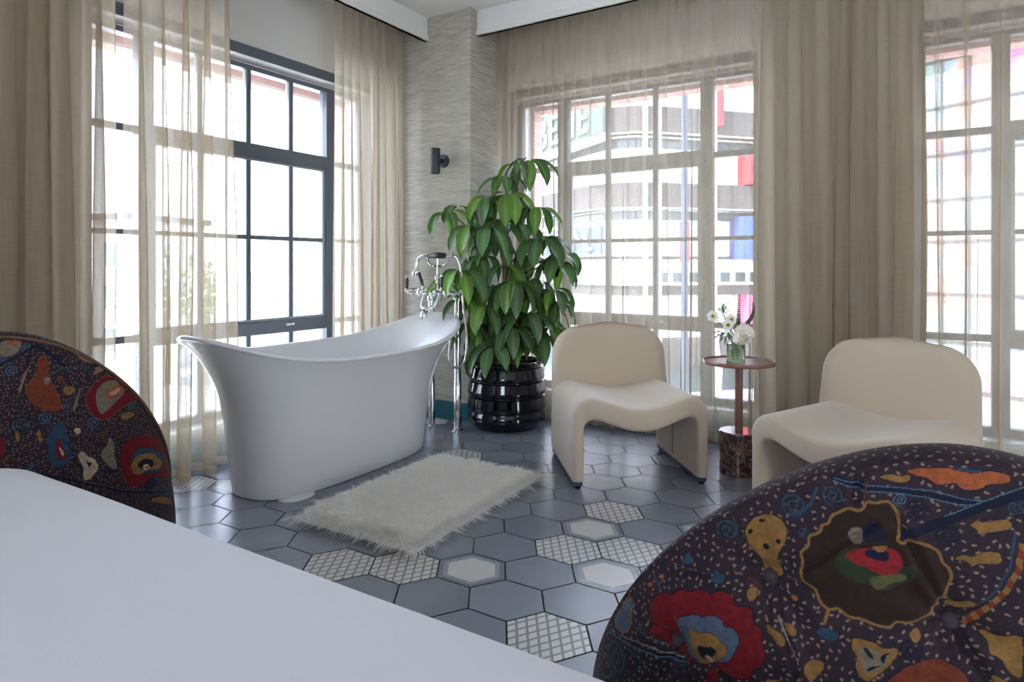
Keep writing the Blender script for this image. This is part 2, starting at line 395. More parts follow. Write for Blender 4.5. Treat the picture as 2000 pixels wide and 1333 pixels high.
# curtain rails above
def rail(name, a, b, lab, m):
    o = MB().box(a, b).build(name, m, smooth=False, bevel=.003); tag(o, lab, 'curtain rail'); return o
rail('curtain_rail', (-2.935, -.4, 2.63), (-2.905, 3.38, ZC-.0005), 'white curtain rail on the ceiling above the left window', M_white)
rail('curtain_rail', (-2.40, 3.665, 2.63), (3.9, 3.695, ZC-.0005), 'white curtain rail on the ceiling along the right window wall', M_white)

# ------------------------------------------------------------------ windows
def window(name, wdir, a, b, splits, labtxt):
    """wdir 'L': in the left wall (runs along y); 'R': in the right wall (runs along x). splits = (mullion1, mullion2, panes)"""
    def P(s, d, z):   # s along the wall, d depth outward from room face
        return (XL-d, s, z) if wdir == 'L' else (s, YR+d, z)
    root = empty(name, P((a+b)/2, .1, 0)); root.matrix_world.translation
    tag(root, kind='structure')
    off = Vector(root.location)
    def bx(mb, s0, s1, d0, d1, z0, z1, mi=0):
        p = Vector(P(s0, d0, z0))-off; q = Vector(P(s1, d1, z1))-off; mb.box(p, q, mi)
    # dark casing on the wall
    mb = MB(); c = .058
    bx(mb, a-.0, b+.0, -.006, .012, WT-c, WT); bx(mb, a, a+.02, -.006, .012, SILL, WT-c); bx(mb, b-.02, b, -.006, .012, SILL, WT-c)
    mb.build('window_casing', M_frame, root, smooth=False, bevel=.002)
    mb = MB(); bx(mb, a-.02, b+.02, -.03, .09, SILL-.03, SILL+.004); mb.build('window_sill', M_white, root, smooth=False, bevel=.004)
    fd0, fd1 = .09, .145
    top = WT-.072; m1, m2, n = splits
    fr = MB()
    bx(fr, a, a+.035, fd0, fd1, SILL, top); bx(fr, b-.035, b, fd0, fd1, SILL, top)
    bx(fr, a+.035, b-.035, fd0, fd1, top-.028, top); bx(fr, a+.035, b-.035, fd0, fd1, SILL+.004, SILL+.045)
    for m_ in (m1, m2): bx(fr, m_-.036, m_+.036, fd0-.012, fd1, SILL+.045, top-.028)
    bx(fr, m1+.036, m2-.036, fd0-.012, fd1, 1.620, 1.705); bx(fr, m1+.036, m2-.036, fd0-.012, fd1, .60, .675)
    fr.build('window_frame', M_frame, root, smooth=False, bevel=.003)
    # opening sash with track lines
    sh = MB(); s0, s1 = m1+.036, m2-.036
    bx(sh, s0, s0+.02, fd0+.005, fd1-.005, .675, 1.625); bx(sh, s1-.02, s1, fd0+.005, fd1-.005, .675, 1.625)
    bx(sh, s0+.02, s1-.02, fd0+.005, fd1-.005, .675, .69); bx(sh, s0+.02, s1-.02, fd0+.005, fd1-.005, 1.61, 1.625)
    sh.build('window_sash', M_frame2, root, smooth=False, bevel=.002)
    mu = MB(); w_ = .011
    for i in range(1, n):
        s = m1+(m2-m1)*i/n
        bx(mu, s-w_, s+w_, fd0+.008, fd1-.008, .69, 1.61); bx(mu, s-w_, s+w_, fd0+.008, fd1-.008, 1.70, top-.028); bx(mu, s-w_, s+w_, fd0+.008, fd1-.008, SILL+.045, .60)
    bx(mu, s0+.02, s1-.02, fd0+.010, fd1-.010, 1.155, 1.179)
    for q0, q1 in ((a+.035, m1-.036), (m2+.036, b-.035)):
        bx(mu, q0, q1, fd0+.010, fd1-.010, 1.155, 1.179); bx(mu, q0, q1, fd0+.008, fd1-.008, 1.655, 1.69); bx(mu, q0, q1, fd0+.008, fd1-.008, .625, .66)
    mu.build('window_muntins', M_frame, root, smooth=False, bevel=.0015)
    # light track strip against each muntin
    tk = MB()
    for i in range(1, n):
        s = m1+(m2-m1)*i/n
        for z0, z1 in ((.69, 1.61), (1.70, top-.028), (SILL+.045, .60)): bx(tk, s-w_-.007, s-w_, fd0+.012, fd1-.012, z0, z1)
    tk.build('window_bead', M_frame2, root, smooth=False)
    hd = MB(); hs = m1+(m2-m1)*.72
    bx(hd, hs-.03, hs+.03, fd0-.024, fd0-.012, .640, .655); bx(hd, hs-.012, hs+.012, fd0-.034, fd0-.024, .642, .653)
    hd.build('window_latch', M_chrome, root, smooth=False, bevel=.001)
    g = MB(); bx(g, a+.035, b-.035, .116, .118, SILL+.04, top-.02); g.build('window_glass', M_glass, root, smooth=False)
    return root
window('window_1', 'L', LWIN[0], LWIN[1], (1.76, 2.95, 4), '')
window('window_2', 'R', RWINS[0][0], RWINS[0][1], (-2.035, -1.06, 3), '')
window('window_3', 'R', RWINS[1][0], RWINS[1][1], (.365, 1.34, 3), '')
window('window_4', 'R', RWINS[2][0], RWINS[2][1], (2.78, 3.62, 3), '')

# ------------------------------------------------------------------ curtains
def curtain(wdir, s0, s1, const, label, lam=.085, amp=.033, seed=0, ztop=2.628, sharp=0, pleat=True, group=None, m=None):
    rr = random.Random(seed)
    Ln = s1-s0; ns = max(30, int(Ln/.0055)); nz = 26
    # fold phase grows unevenly along the rail
    nf = max(2, round(Ln/lam)); ph = [0]
    ws = [rr.uniform(.55, 1.5) for _ in range(nf)]; tot = sum(ws); cum = [0]
    for q in ws: cum.append(cum[-1]+q/tot)
    amps = [rr.uniform(.55, 1.25) for _ in range(nf+1)]; skew = [rr.uniform(-.35, .35) for _ in range(nf+1)]
    def at(u, z):
        k = 0
        while k < nf-1 and u > cum[k+1]: k += 1
        f = (u-cum[k])/(cum[k+1]-cum[k]); 
        f = min(1, max(0, f))
        h = (ztop-z)/ztop
        A = amp*(amps[k]*(1-f)+amps[k+1]*f)*(.45+.75*min(1, h*1.8))
        ph_ = 2*PI*f
        if sharp:
            g = (f-.5)/sharp
            off = A*(2.0*math.exp(-g*g)-.35)+.15*A*math.sin(ph_*2+k)
            sh = -A*1.1*g*math.exp(-g*g)
        else:
            off = A*math.sin(ph_)
            sh = A*.62*math.sin(2*ph_)*(-1)
        drift = .018*math.sin(k*1.7+h*2.3+seed)*h+.02*h*skew[k]*math.sin(PI*f)
        if pleat:
            # pinch near the heading
            q = max(0, 1-(ztop-z)/.16)
            off = off*(1-q)+q*(-.022 if (f < .12 or f > .88) else .004)
            sh = sh*(1-q)
        wob = .004*mnoise.noise(Vector((u*9+seed, z*1.3, 3)))
        return sh+drift, off+wob
    V = []; UV = []
    for j in range(nz+1):
        z = .012+(ztop-.012)*j/nz if j > 1 else (.012 if j == 0 else .055)
        for i in range(ns+1):
            u = i/ns; a_, o_ = at(u, z)
            s = s0+Ln*u+a_
            V.append((const+o_, s, z) if wdir == 'L' else (s, const-o_, z)); UV.append((u*Ln*1.6, z))
    F = [(j*(ns+1)+i, j*(ns+1)+i+1, (j+1)*(ns+1)+i+1, (j+1)*(ns+1)+i) for j in range(nz) for i in range(ns)]
    me = bpy.data.meshes.new('linen_curtain'); me.from_pydata(V, [], F)
    ul = me.uv_layers.new(name='UVMap')
    li = np.zeros(len(me.loops), dtype=np.int32); me.loops.foreach_get('vertex_index', li)
    ul.data.foreach_set('uv', np.array(UV)[li].ravel())
    o = link('linen_curtain', me, [m or M_sheer, M_hem])
    mi = [1 if k < ns else 0 for k in range(len(F))]
    me.polygons.foreach_set('material_index', mi); me.update()
    tag(o, label, 'curtain', group)
    return o
def yL(px, x=-2.92): return plane_pt(px, 520, x=x).y
def xR(px, y=3.68): return plane_pt(px, 520, y=y).x
curtain('L', -.35, yL(224), -2.92, 'beige linen curtain at far left, left of the narrow gap', .115, .055, 1, m=M_drape)
curtain('L', yL(246), yL(451), -2.92, 'sheer beige linen curtain gathered over the left half of the window, behind the tub end', .095, .050, 5, sharp=.2)
curtain('L', yL(656), yL(790), -2.925, 'sheer beige linen curtain between the uncovered window panes and the wallpapered column', .075, .026, 9, sharp=.22, m=M_full)
curtain('R', -2.41, xR(1486), 3.68, 'wide sheer beige curtain across the window behind the plant and the left cream chair', .098, .018, 12, sharp=.20)
curtain('R', xR(1489), xR(1799), 3.68, 'sheer beige curtain covering the solid wall between the two right-hand windows', .105, .052, 23, m=M_drape)
curtain('R', xR(1803), 2.1, 3.68, 'sheer beige curtain over the rightmost window, behind the right cream chair', .16, .034, 31, sharp=.27)

# ------------------------------------------------------------------ bathtub
def bathtub():
    root = empty('bathtub', (-2.447, 2.29, 0)); tag(root, 'white freestanding slipper bathtub with flared rim, beside the fluffy rug', 'bathtub')
    A, B = .822, .356
    def rimz(th): return .582+.128*abs(math.sin(th))**2.6
    def sup(th, a, b, n):
        c, s = math.cos(th), math.sin(th)
        return (b*math.copysign(abs(c)**(2/n), c), a*math.copysign(abs(s)**(2/n), s))
    n = 96; rows = []
    def ring(k, inset=0, dz=0, inner=False):
        out = []
        for i in range(n):
            th = 2*PI*i/n
            zr = rimz(th)
            if not inner:
                z = zr*k
                a = .545+.08*k+(A-.625)*k**4.4; b = .218+.08*k+(B-.298)*k**5; nn = 3.0-.42*k
                a -= .030*k**3*(math.sin(th) < 0); nn -= .35*k*max(0, -math.sin(th))
                x, y = sup(th, a-inset, b-inset, nn); out.append((x, y, z+dz))
            else:
                z = .16+(zr-.16)*k
                a = .50+.03*k+(A-.028-.53)*k**3.5; b = .19+.06*k+(B-.028-.25)*k**4; nn = 2.9-.38*k
                a -= .030*k**3*(math.sin(th) < 0); nn -= .35*k*max(0, -math.sin(th))
                x, y = sup(th, a-inset, b-inset, nn); out.append((x, y, z+dz))
        return out
    rows.append([(x*.96, y*.985, .0) for x, y, z in ring(0)])
    rows.append([(x*.99, y*.995, .004) for x, y, z in ring(0)]); rows.append([(x, y, .012) for x, y, z in ring(0)])
    for k in [i/22 for i in range(1, 22)]+[.975, .99]: rows.append(ring(k))
    rows.append(ring(1, -.004, -.004)); rows.append(ring(1, -.007, .002)); rows.append(ring(1, -.004, .009)); rows.append(ring(1, .006, .013)); rows.append(ring(1, .018, .010)); 
    rows.append(ring(1, 0, .002, True))
    for k in [1-i/18 for i in range(1, 18)]: rows.append(ring(k, 0, 0, True))
    for q in (.85, .5, .1): rows.append([(x*q, y*q, .155-.01*(1-q)) for x, y, z in ring(0, 0, 0, True)])
    mb = MB(); P = [[rows[j][i] for j in range(len(rows))] for i in range(n)]
    mb.grid(P, closeu=True); mb.f.append(tuple(i*len(rows) for i in range(n))); mb.mi.append(0)
    mb.f.append(tuple(i*len(rows)+len(rows)-1 for i in range(n))); mb.mi.append(0)
    o = mb.build('tub_shell', M_tub, root, weld=True)
    MB().lathe([(.034, .1452), (.034, .1485), (.028, .150), (.0, .150)], (0, 0, 0), 24).build('drain', M_chrome, root)
    # low white waste cover peeping out below the long side
    MB().ball((.172, -.40, .0), .065, 20, 10, sq=(1, 1.3, .13)).build('floor_flange', M_tub, root)
    return root
bathtub()

# ------------------------------------------------------------------ tub filler
def tub_filler():
    root = empty('tub_filler', (-2.455, 3.155, 0)); tag(root, 'chrome floor-standing tub filler with black levers and hand shower at the tub end', 'faucet')
    off = Vector(root.location)
    def W(p): return Vector(p)-off
    yb = 3.10
    def Q(px, py, y=yb): return W(plane_pt(px, py, y=y))
    for x, y in ((-2.352, 3.16), (-2.555, 3.16)):
        mb = MB(); p = W((x, y, 0))
        mb.lathe([(.036, 0.0), (.036, .006), (.024, .012), (.0235, .30), (.0205, .305), (.0205, .80)], p, 20)
        mb.build('standpipe', M_chrome, root)
        mb = MB(); mb.lathe([(.026, .0), (.028, .012), (.026, .03)], (p.x, p.y, .785), 20); mb.build('collar', M_chrome, root)
    zb = .842
    mb = MB()
    for x in (-2.352, -2.555): mb.tube(smooth_path([W((x, 3.16, .80)), W((x, 3.155, .83)), W((x, 3.12, zb)), W((x, 3.06, zb))], 5), .014, 12)
    mb.tube([W((-2.66, 3.06, zb)), W((-2.25, 3.06, zb))], .017, 14)
    for x in (-2.352, -2.555, -2.455): mb.ball(W((x, 3.06, zb)), .030, 14, 9)
    for x in (-2.62, -2.29): mb.tube([W((x-.012, 3.06, zb)), W((x+.012, 3.06, zb))], .024, 14)
    mb.build('valve_body', M_chrome, root)
    # swan spout towards the tub
    mb = MB(); 
    for sx_ in (-.052, .052):
        mb.tube(smooth_path([W((-2.455+sx_, 3.05, zb-.005)), W((-2.455+sx_*1.1, 3.03, zb-.04)), W((-2.455+sx_*.8, 3.0, zb-.085)), W((-2.455, 2.975, zb-.10))], 6), .0105, 10)
    mb.tube([W((-2.455, 2.985, zb-.115)), W((-2.455, 2.955, zb-.115))], .02, 12)
    mb.lathe([(.019, 0), (.022, .004), (.022, .030), (.017, .038), (.012, .05)], W((-2.455, 2.965, zb-.155)), 18)
    mb.build('spout', M_chrome, root)
    def lever(p, d, ln=.095):
        p = Vector(p); d = Vector(d).normalized()
        l = MB(); l.tube([p, p+d*.02, p+d*.021, p+d*(ln-.001), p+d*ln, p+d*(ln+.010)], [.015, .009, .004, .004, .010, .007], 12)
        lo = l.build('lever', M_chrome, root)
        g = MB(); g.tube([p+d*.02, p+d*.055, p+d*ln], [.0075, .0115, .0085], 12); g.build('lever_grip', M_black, lo)
    lever(W((-2.665, 3.055, zb)), (.0, 0, 1), .085); lever(W((-2.245, 3.055, zb)), (.0, 0, 1), .085)
    lever(W((-2.50, 3.02, zb+.02)), (-.36, -.05, 1), .105)
    lever(W((-2.385, 3.045, zb+.01)), (.02, 0, 1), .085)
    # riser and cradle
    mb = MB(); cx_ = -2.425
    mb.lathe([(.020, 0), (.018, .02), (.010, .035), (.014, .06), (.008, .075), (.006, .2)], W((cx_, 3.06, zb+.015)), 14)
    mb.ball(W((cx_, 3.06, zb+.085)), .022); mb.tube([W((cx_, 3.06, zb+.085)), W((cx_+.05, 3.06, zb+.088))], .012, 10)
    zc = 1.005
    mb.tube(smooth_path([W((cx_-.075, 3.06, zc+.045)), W((cx_-.072, 3.06, zc+.02)), W((cx_-.045, 3.06, zc-.002)), W((cx_, 3.06, zc-.005)), W((cx_+.045, 3.06, zc-.002)), W((cx_+.072, 3.06, zc+.02)), W((cx_+.075, 3.06, zc+.045))], 5), .0055, 8)
    mb.tube([W((cx_, 3.06, zb+.2)), W((cx_, 3.06, zc-.002))], .006, 8)
    mb.build('cradle', M_chrome, root)
    # hand shower lying on the cradle
    zs = zc+.055
    hs = MB(); hs.tube(smooth_path([W((cx_-.07, 3.06, zs)), W((cx_-.12, 3.06, zs)), W((cx_-.152, 3.06, zs-.02)), W((cx_-.160, 3.055, zs-.055)), W((cx_-.160, 3.05, zs-.085))], 6), [.0105]*25, 10)
    hs.lathe([(.026, -.022), (.028, -.015), (.026, 0), (.012, .012)], W((cx_-.160, 3.05, zs-.095)), 16)
    hs.tube([W((cx_-.07, 3.06, zs)), W((cx_+.069, 3.06, zs)), W((cx_+.07, 3.06, zs)), W((cx_+.115, 3.06, zs))], [.004, .004, .013, .010], 10); hs.tube([W((cx_-.085, 3.06, zs)), W((cx_-.065, 3.06, zs))], .015, 10)
    hso = hs.build('hand_shower', M_chrome, root)
    g = MB(); g.tube([W((cx_-.065, 3.06, zs)), W((cx_-.04, 3.06, zs+.002)), W((cx_, 3.06, zs+.004)), W((cx_+.045, 3.06, zs+.002)), W((cx_+.07, 3.06, zs))], [.012, .017, .0195, .017, .012], 14); g.build('shower_grip', M_black, hso)
    h = MB(); h.tube(smooth_path([W((cx_+.115, 3.06, zs)), W((cx_+.145, 3.06, zs-.01)), W((cx_+.170, 3.06, zs-.07)), W((cx_+.182, 3.06, zs-.20)), W((cx_+.20, 3.05, zs-.33)), W((cx_+.235, 3.03, zs-.46)), W((cx_+.232, 3.02, zs-.60)), W((cx_+.17, 3.02, zs-.655)), W((cx_+.118, 3.02, zs-.60)), W((cx_+.125, 3.03, zs-.47)), W((cx_+.145, 3.05, zs-.33)), W((cx_+.125, 3.06, zb+.04)), W((cx_+.05, 3.06, zb+.088))], 7), .0068, 8)
    h.build('shower_hose', M_chrome, root)
tub_filler()

# ------------------------------------------------------------------ wall sconce
def sconce():
    root = empty('wall_sconce', (-2.632, 3.39, 1.68)); tag(root, 'small black cylindrical wall lamp on the wallpapered column', 'wall lamp')
    mb = MB(); n = 24
    mb.tube([(0, -.001, .012), (0, -.028, .012)], .042, 24); mb.build('wall_plate', M_sconce, root)
    MB().tube([(0, -.028, .012), (0, -.066, .012)], .014, 12).build('bracket', M_sconce, root)
    mb = MB(); mb.lathe([(.026, -.078), (.03, -.08), (.031, -.076), (.031, .08), (.030, .084), (.026, .082), (.026, .06), (.0, .06)], (0, -.093, 0), 28); mb.build('lamp_cylinder', M_sconce, root)
sconce()

# ------------------------------------------------------------------ potted umbrella tree
def leaf_mat():
    m, t, b = newmat('glossy_leaf')
    a = t.nodes.new('ShaderNodeVertexColor'); a.layer_name = 'pattern'
    t.links.new(a.outputs[0], b.inputs['Base Color'])
    b.inputs['Roughness'].default_value = .3; b.inputs['Specular IOR Level'].default_value = .55
    b.inputs['Subsurface Weight'].default_value = 0
    tl = t.nodes.new('ShaderNodeBsdfTranslucent'); mx = t.nodes.new('ShaderNodeMixShader'); mx.inputs[0].default_value = .28
    mu = t.nodes.new('ShaderNodeMix'); mu.data_type = 'RGBA'; mu.blend_type = 'MULTIPLY'; mu.inputs[0].default_value = 1; mu.inputs[7].default_value = (1, 1, .45, 1)
    t.links.new(a.outputs[0], mu.inputs[6]); t.links.new(mu.outputs[2], tl.inputs[0])
    out = t.nodes['Material Output']; t.links.new(b.outputs[0], mx.inputs[1]); t.links.new(tl.outputs[0], mx.inputs[2]); t.links.new(mx.outputs[0], out.inputs[0])
    return m
M_leaf = leaf_mat()
def color_attr(me, cols, name='pattern'):
    ca = me.color_attributes.new(name, 'FLOAT_COLOR', 'POINT'); c = np.ones((len(cols), 4), dtype=np.float32); c[:, :3] = cols; ca.data.foreach_set('color', c.ravel())
def leaflet(V, F, C, base, d, length, width, rr, droop, tone):
    """pointed oval blade that folds along its midrib and droops"""
    d = d.normalized(); side = d.cross(Vector((0, 0, 1)))
    side = side.normalized() if side.length > .1 else Vector((1, 0, 0))
    n0 = len(V); nl = 9; p = Vector(base); cur = d.copy()
    roll = rr.uniform(-.4, .4)
    for i in range(nl+1):
        t = i/nl
        wd = width*(math.sin(PI*t**.95)**.85 if 0 < t < 1 else 0)+.0006
        up = side.cross(cur).normalized(); sd = (side*math.cos(roll)+up*math.sin(roll))
        for q in (-1, -.5, 0, .5, 1):
            lift = abs(q)*.22*wd
            V.append(tuple(p+sd*(q*wd*.5)+up*lift*.8+up*(.0025*math.sin(t*14+q*3) if abs(q) == 1 else 0)))
            c = Vector(tone)*(1.0 if q else 1.5)*rr.uniform(.95, 1.05)
            if q == 0: c = c+Vector((.03, .05, .0))
            C.append(tuple(c))
        cur = (cur+Vector((0, 0, -droop/nl))).normalized()
        p = p+cur*(length/nl)
    for i in range(nl):
        for j in range(4): F.append((n0+i*5+j, n0+i*5+j+1, n0+(i+1)*5+j+1, n0+(i+1)*5+j))
def potted_tree():
    cx, cy = -2.168, 3.425
    root = empty('potted_umbrella_tree', (cx, cy, 0)); tag(root, 'tall leafy umbrella tree in a glossy black ribbed pot by the column', 'potted plant')
    prof = [(.165, 0), (.20, .004), (.215, .02), (.235, .045), (.239, .06), (.236, .095), (.229, .105), (.229, .112), (.242, .118), (.245, .13), (.242, .15), (.236, .195), (.228, .20), (.228, .208), (.240, .214), (.243, .226), (.240, .24), (.230, .287), (.222, .292), (.222, .30), (.234, .305), (.237, .317), (.232, .33), (.222, .375), (.214, .38), (.214, .388), (.226, .393), (.228, .405), (.222, .413), (.206, .413), (.200, .40), (.198, .36), (.05, .35)]
    prof = [(r*1.015, z*1.0) for r, z in prof]
    MB().lathe(prof, (0, 0, 0), 64).build('pot', M_pot, root)
    mb = MB(); rr = random.Random(4)
    P = [[(r_*math.cos(a), r_*math.sin(a), .365+.012*rr.random()) for r_ in (.0, .05, .1, .15, .192)] for a in [2*PI*k/30 for k in range(30)]]
    mb.grid(P, closeu=True); mb.build('soil', M_soil, root)
    off = Vector((cx, cy, 0)); st = MB()
    trunks = [[(0, 0, .36), (.01, -.01, .7), (-.02, .0, 1.05), (-.01, .02, 1.40)], [(.05, -.03, .36), (.09, -.03, .7), (.13, -.02, 1.05), (.12, .0, 1.45)], [(-.06, -.02, .36), (-.09, -.05, .65), (-.11, -.05, .95), (-.14, -.05, 1.12)]]
    tp = []
    for i, tr in enumerate(trunks):
        pp = smooth_path(tr, 8); st.tube(pp, [(.017 if i == 0 else .010)*(1-.55*k/len(pp)) for k in range(len(pp))], 8); tp += pp
    # clusters: photo pixel, depth in front of (+) / behind (-) the pot's middle plane, leaflets, size, tone
    cl = [(1031,313,.02,7,.20,1),(1008,318,.05,3,.18,1),(988,378,.05,8,.235,1),(952,385,.03,6,.20,1),(874,412,.05,5,.17,1.1),(898,402,.0,4,.17,.9),(918,440,.12,8,.21,.9),(954,444,.16,6,.24,1),(1052,466,.10,8,.23,.8),
          (1046,405,.02,6,.19,.85),(902,529,.18,7,.225,1),(990,520,.05,7,.20,.7),(1006,548,.20,8,.235,.7),(1084,512,.06,6,.21,.9),(1050,545,.02,6,.20,.7),(1080,566,.08,6,.17,.8),(950,598,.16,7,.21,.8),(1026,612,.18,7,.20,.8),
          (961,678,.24,8,.20,1.1),(1062,655,.10,6,.20,.85),(906,584,.10,6,.19,.7),(922,632,.06,6,.2,.75),(985,612,.04,7,.2,.65),(1060,618,.05,6,.18,.9),(1008,668,.12,7,.17,.8),(935,560,.0,6,.18,.7),(1030,500,-.02,6,.19,.75),(968,470,.04,6,.19,.8),(1075,600,.0,5,.17,.8),(985,430,.0,6,.2,.85),(940,650,.1,5,.17,.7),(1035,575,.03,6,.18,.65),(960,560,.08,7,.19,.7),(975,640,.02,6,.18,.6),(1040,655,.02,6,.17,.7),(1098,500,.02,5,.19,.9),(880,545,.1,5,.17,.9),(1075,640,.05,6,.18,.8),(930,690,.05,6,.18,.75),(1000,640,.2,7,.19,.85),(940,500,.0,6,.2,.8),(1020,440,.03,6,.2,.9),(1090,590,.05,6,.17,.8),(985,345,.0,5,.17,1.1)]
    Yc = (CY.x*cx+CY.y*cy)
    for (px, py, dd, n, ln, tn) in cl:
        rr = random.Random(px*7+py)
        c = plane_pt(px, py, Y=Yc-dd*.9)-off
        V, F, C = [], [], []
        a0 = rr.uniform(0, 2*PI)
        for k in range(n):
            a = a0+2*PI*k/n+rr.uniform(-.25, .25)
            d = Vector((math.cos(a), math.sin(a), rr.uniform(-.25, .25)))
            base = c+d*.022
            g = rr.uniform(.85, 1.15)*tn
            young = rr.random() < .3
            tone = (.150*g, .300*g, .062*g) if young else (.080*g, .172*g, .068*g)
            leaflet(V, F, C, base, d, ln*rr.uniform(.92, 1.25), ln*.40*rr.uniform(.85, 1.1), rr, rr.uniform(1.3, 3.6), tone)
        for q in range(len(V)):
            x_, y_, z_ = V[q]
            if x_+cx < -2.39: y_ = min(y_, 3.36-cy)
            V[q] = (x_, min(y_, 3.625-cy), z_)
        me = bpy.data.meshes.new('leaf_cluster'); me.from_pydata(V, [], F); color_attr(me, C)
        link('leaf_cluster', me, M_leaf, root)
        # petiole from the nearest trunk point below
        best = min(tp, key=lambda q: (q-c).length+(.6 if q.z > c.z-.02 else 0)+abs(q.z-(c.z-.14))*.8)
        mid = (best+c)/2+Vector((0, 0, .02)); st.tube(smooth_path([best, mid, c], 5), [.0045]*11, 6)
        for k in range(n):
            pass
    st.build('stems', M_stem, root)
potted_tree()

# ------------------------------------------------------------------ cream lounge chairs
def lounge_chair(loc, face, label):
    """face: direction the seat looks, degrees in plan. Local frame: +x = chair's width, -y = front"""
    root = empty('lounge_chair', (loc[0], loc[1], 0), math.radians(face+90)); tag(root, label, 'armchair', 'cream velvet lounge chairs')
    Wd = .315; T = .052
    # seat and side panels: an upside-down U whose bridge sags, drawn out from front to back
    def profile(yq):
        """outer and inner point pairs across the width at depth parameter yq 0 front .. 1 back"""
        top = .408-.012*yq; sag = .052*(1-.35*yq); R_ = .085; outer = []; inner = []
        outer.append((-Wd, .035)); inner.append((-Wd+T, .035))
        for z in (.10, .17, .24, .29): outer.append((-Wd, z)); inner.append((-Wd+T, min(z, .25)))
        m = 8
        for k in range(1, m+1):
            a = PI/2*k/m
            outer.append((-Wd+R_-R_*math.cos(a), top-R_+R_*math.sin(a)))
            inner.append((-Wd+T+.05-.05*math.cos(a), .265+.045*math.sin(a)))
        xs = [(-Wd+R_)+(2*Wd-2*R_)*i/16 for i in range(1, 16)]
        for x in xs:
            q = math.cos(x/(Wd-R_)*PI/2)**1.3 if abs(x) < Wd-R_ else 0
            outer.append((x, top-sag*q)); inner.append((x*(Wd-T-.05)/(Wd-R_), .31-.055*q))
        no = len(outer)
        # mirror
        for k in range(m, -1, -1):
            pass
        half = m+5
        for k in range(half-1, -1, -1): outer.append((-outer[k][0], outer[k][1])); inner.append((-inner[k][0], inner[k][1]))
        return outer, inner
    D0, D1 = -.31, .29
    ys = [(0, D0, .020), (0.0, D0+.003, .010), (0, D0+.009, .004), (0, D0+.02, 0)]+[(q, D0+.02+(D1-D0-.04)*q, 0) for q in [i/12 for i in range(1, 12)]]+[(1, D1-.02, 0), (1, D1-.006, .005), (1, D1, .018)]
    rows = []
    for q, y, ins in ys:
        o_, i_ = profile(q); loop = []
        n = len(o_)
        for k in range(n):
            ox, oz = o_[k]; ix, iz = i_[k]; dx, dz = ix-ox, iz-oz; l = math.hypot(dx, dz)
            yy = y
            # front edge rolls forward a little at mid seat
            if q < .3: yy = y-.035*math.cos(ox/Wd*PI/2)*(1-q/.3)*(1 if oz > .3 else .0)
            loop.append((ox+dx/l*ins, yy, oz+dz/l*ins))
        for k in range(n-1, -1, -1):
            ox, oz = o_[k]; ix, iz = i_[k]; dx, dz = ix-ox, iz-oz; l = math.hypot(dx, dz)
            yy = y
            if q < .3: yy = y-.03*math.cos(ox/Wd*PI/2)*(1-q/.3)*(1 if oz > .3 else .0)
            loop.append((ix-dx/l*ins, yy, iz-dz/l*ins))
        rows.append(loop)
    mb = MB(); n = len(rows[0]); v = [p for r_ in rows for p in r_]
    f = [(j*n+k, j*n+(k+1) % n, (j+1)*n+(k+1) % n, (j+1)*n+k) for j in range(len(rows)-1) for k in range(n)]
    h = n//2
    for k in range(h-1):
        f.append((k, k+1, n-2-k, n-1-k)[::-1]); b_ = (len(rows)-1)*n; f.append((b_+k, b_+k+1, b_+n-2-k, b_+n-1-k))
    mb.add(v, f); o = mb.build('seat', M_cream, root, weld=True)
    for e in o.data.edges: pass
    sharp(o, 60)
    # backrest: rounded arch slab, hollowed in front, leaning back
    prof = []
    Wb = .318; zt = .698; rc = .175
    for z in (.24, .28, .32, .38, .44, .50): prof.append((-Wb, z))
    m = 12
    for k in range(1, m+1):
        a = PI/2*k/m; prof.append((-Wb+rc-rc*math.cos(a)**.9, zt-.018-rc*.86+rc*.86*math.sin(a)))
    for i in range(1, 8): x = (-Wb+rc)+(2*Wb-2*rc)*i/16; prof.append((x, zt-.018*abs(x/(Wb-rc))**1.5 if abs(x) <= Wb-rc else zt-.018))
    prof.append((0, zt)); prof += [(-x, z) for x, z in prof[-2::-1]]
    cxp = (0, .30)
    th = .085
    def place(x, z, y):
        w_ = 1-.0*z
        lean = .055*max(0, (z-.30)/.4)**1.3; flare = 1+.0*z
        # hollow between the wings
        hol = .03*max(0, 1-(x/.27)**2)*(1 if z > .3 else .6)
        return (x*(1-.05*max(0, (z-.35)/.35)), y+lean+(hol if y < .245 else 0), z)
    rings = []
    seq = [(.60, -th/2), (.35, -th/2), (.15, -th/2)]
    y0 = .25
    def insetpt(p, d):
        vx, vz = cxp[0]-p[0], max(p[1], cxp[1])-p[1] if p[1] < cxp[1] else cxp[1]-p[1]
        # move towards the spine x=0, z=.3 by absolute distance
        if p[1] <= .42: return (p[0]-math.copysign(d, p[0]), p[1])
        vx, vz = -p[0], .42-p[1]; l = math.hypot(vx, vz); return (p[0]+vx/l*d, p[1]+vz/l*d)
    for d, yy in ((.26, -th/2), (.2, -th/2), (.14, -th/2), (.09, -th/2), (.06, -th/2+.002), (.035, -th/2+.008), (.016, -th/2+.02), (.004, -th/2+.034), (0, 0), (.004, th/2-.03), (.016, th/2-.014), (.035, th/2-.004), (.06, th/2), (.14, th/2), (.26, th/2)):
        rings.append([place(*insetpt(p, d), y0+yy) for p in prof])
    mb = MB(); P = rings; v = [p for r_ in P for p in r_]; n = len(P[0])
    f = [(j*n+k, j*n+k+1, (j+1)*n+k+1, (j+1)*n+k) for j in range(len(P)-1) for k in range(n-1)]
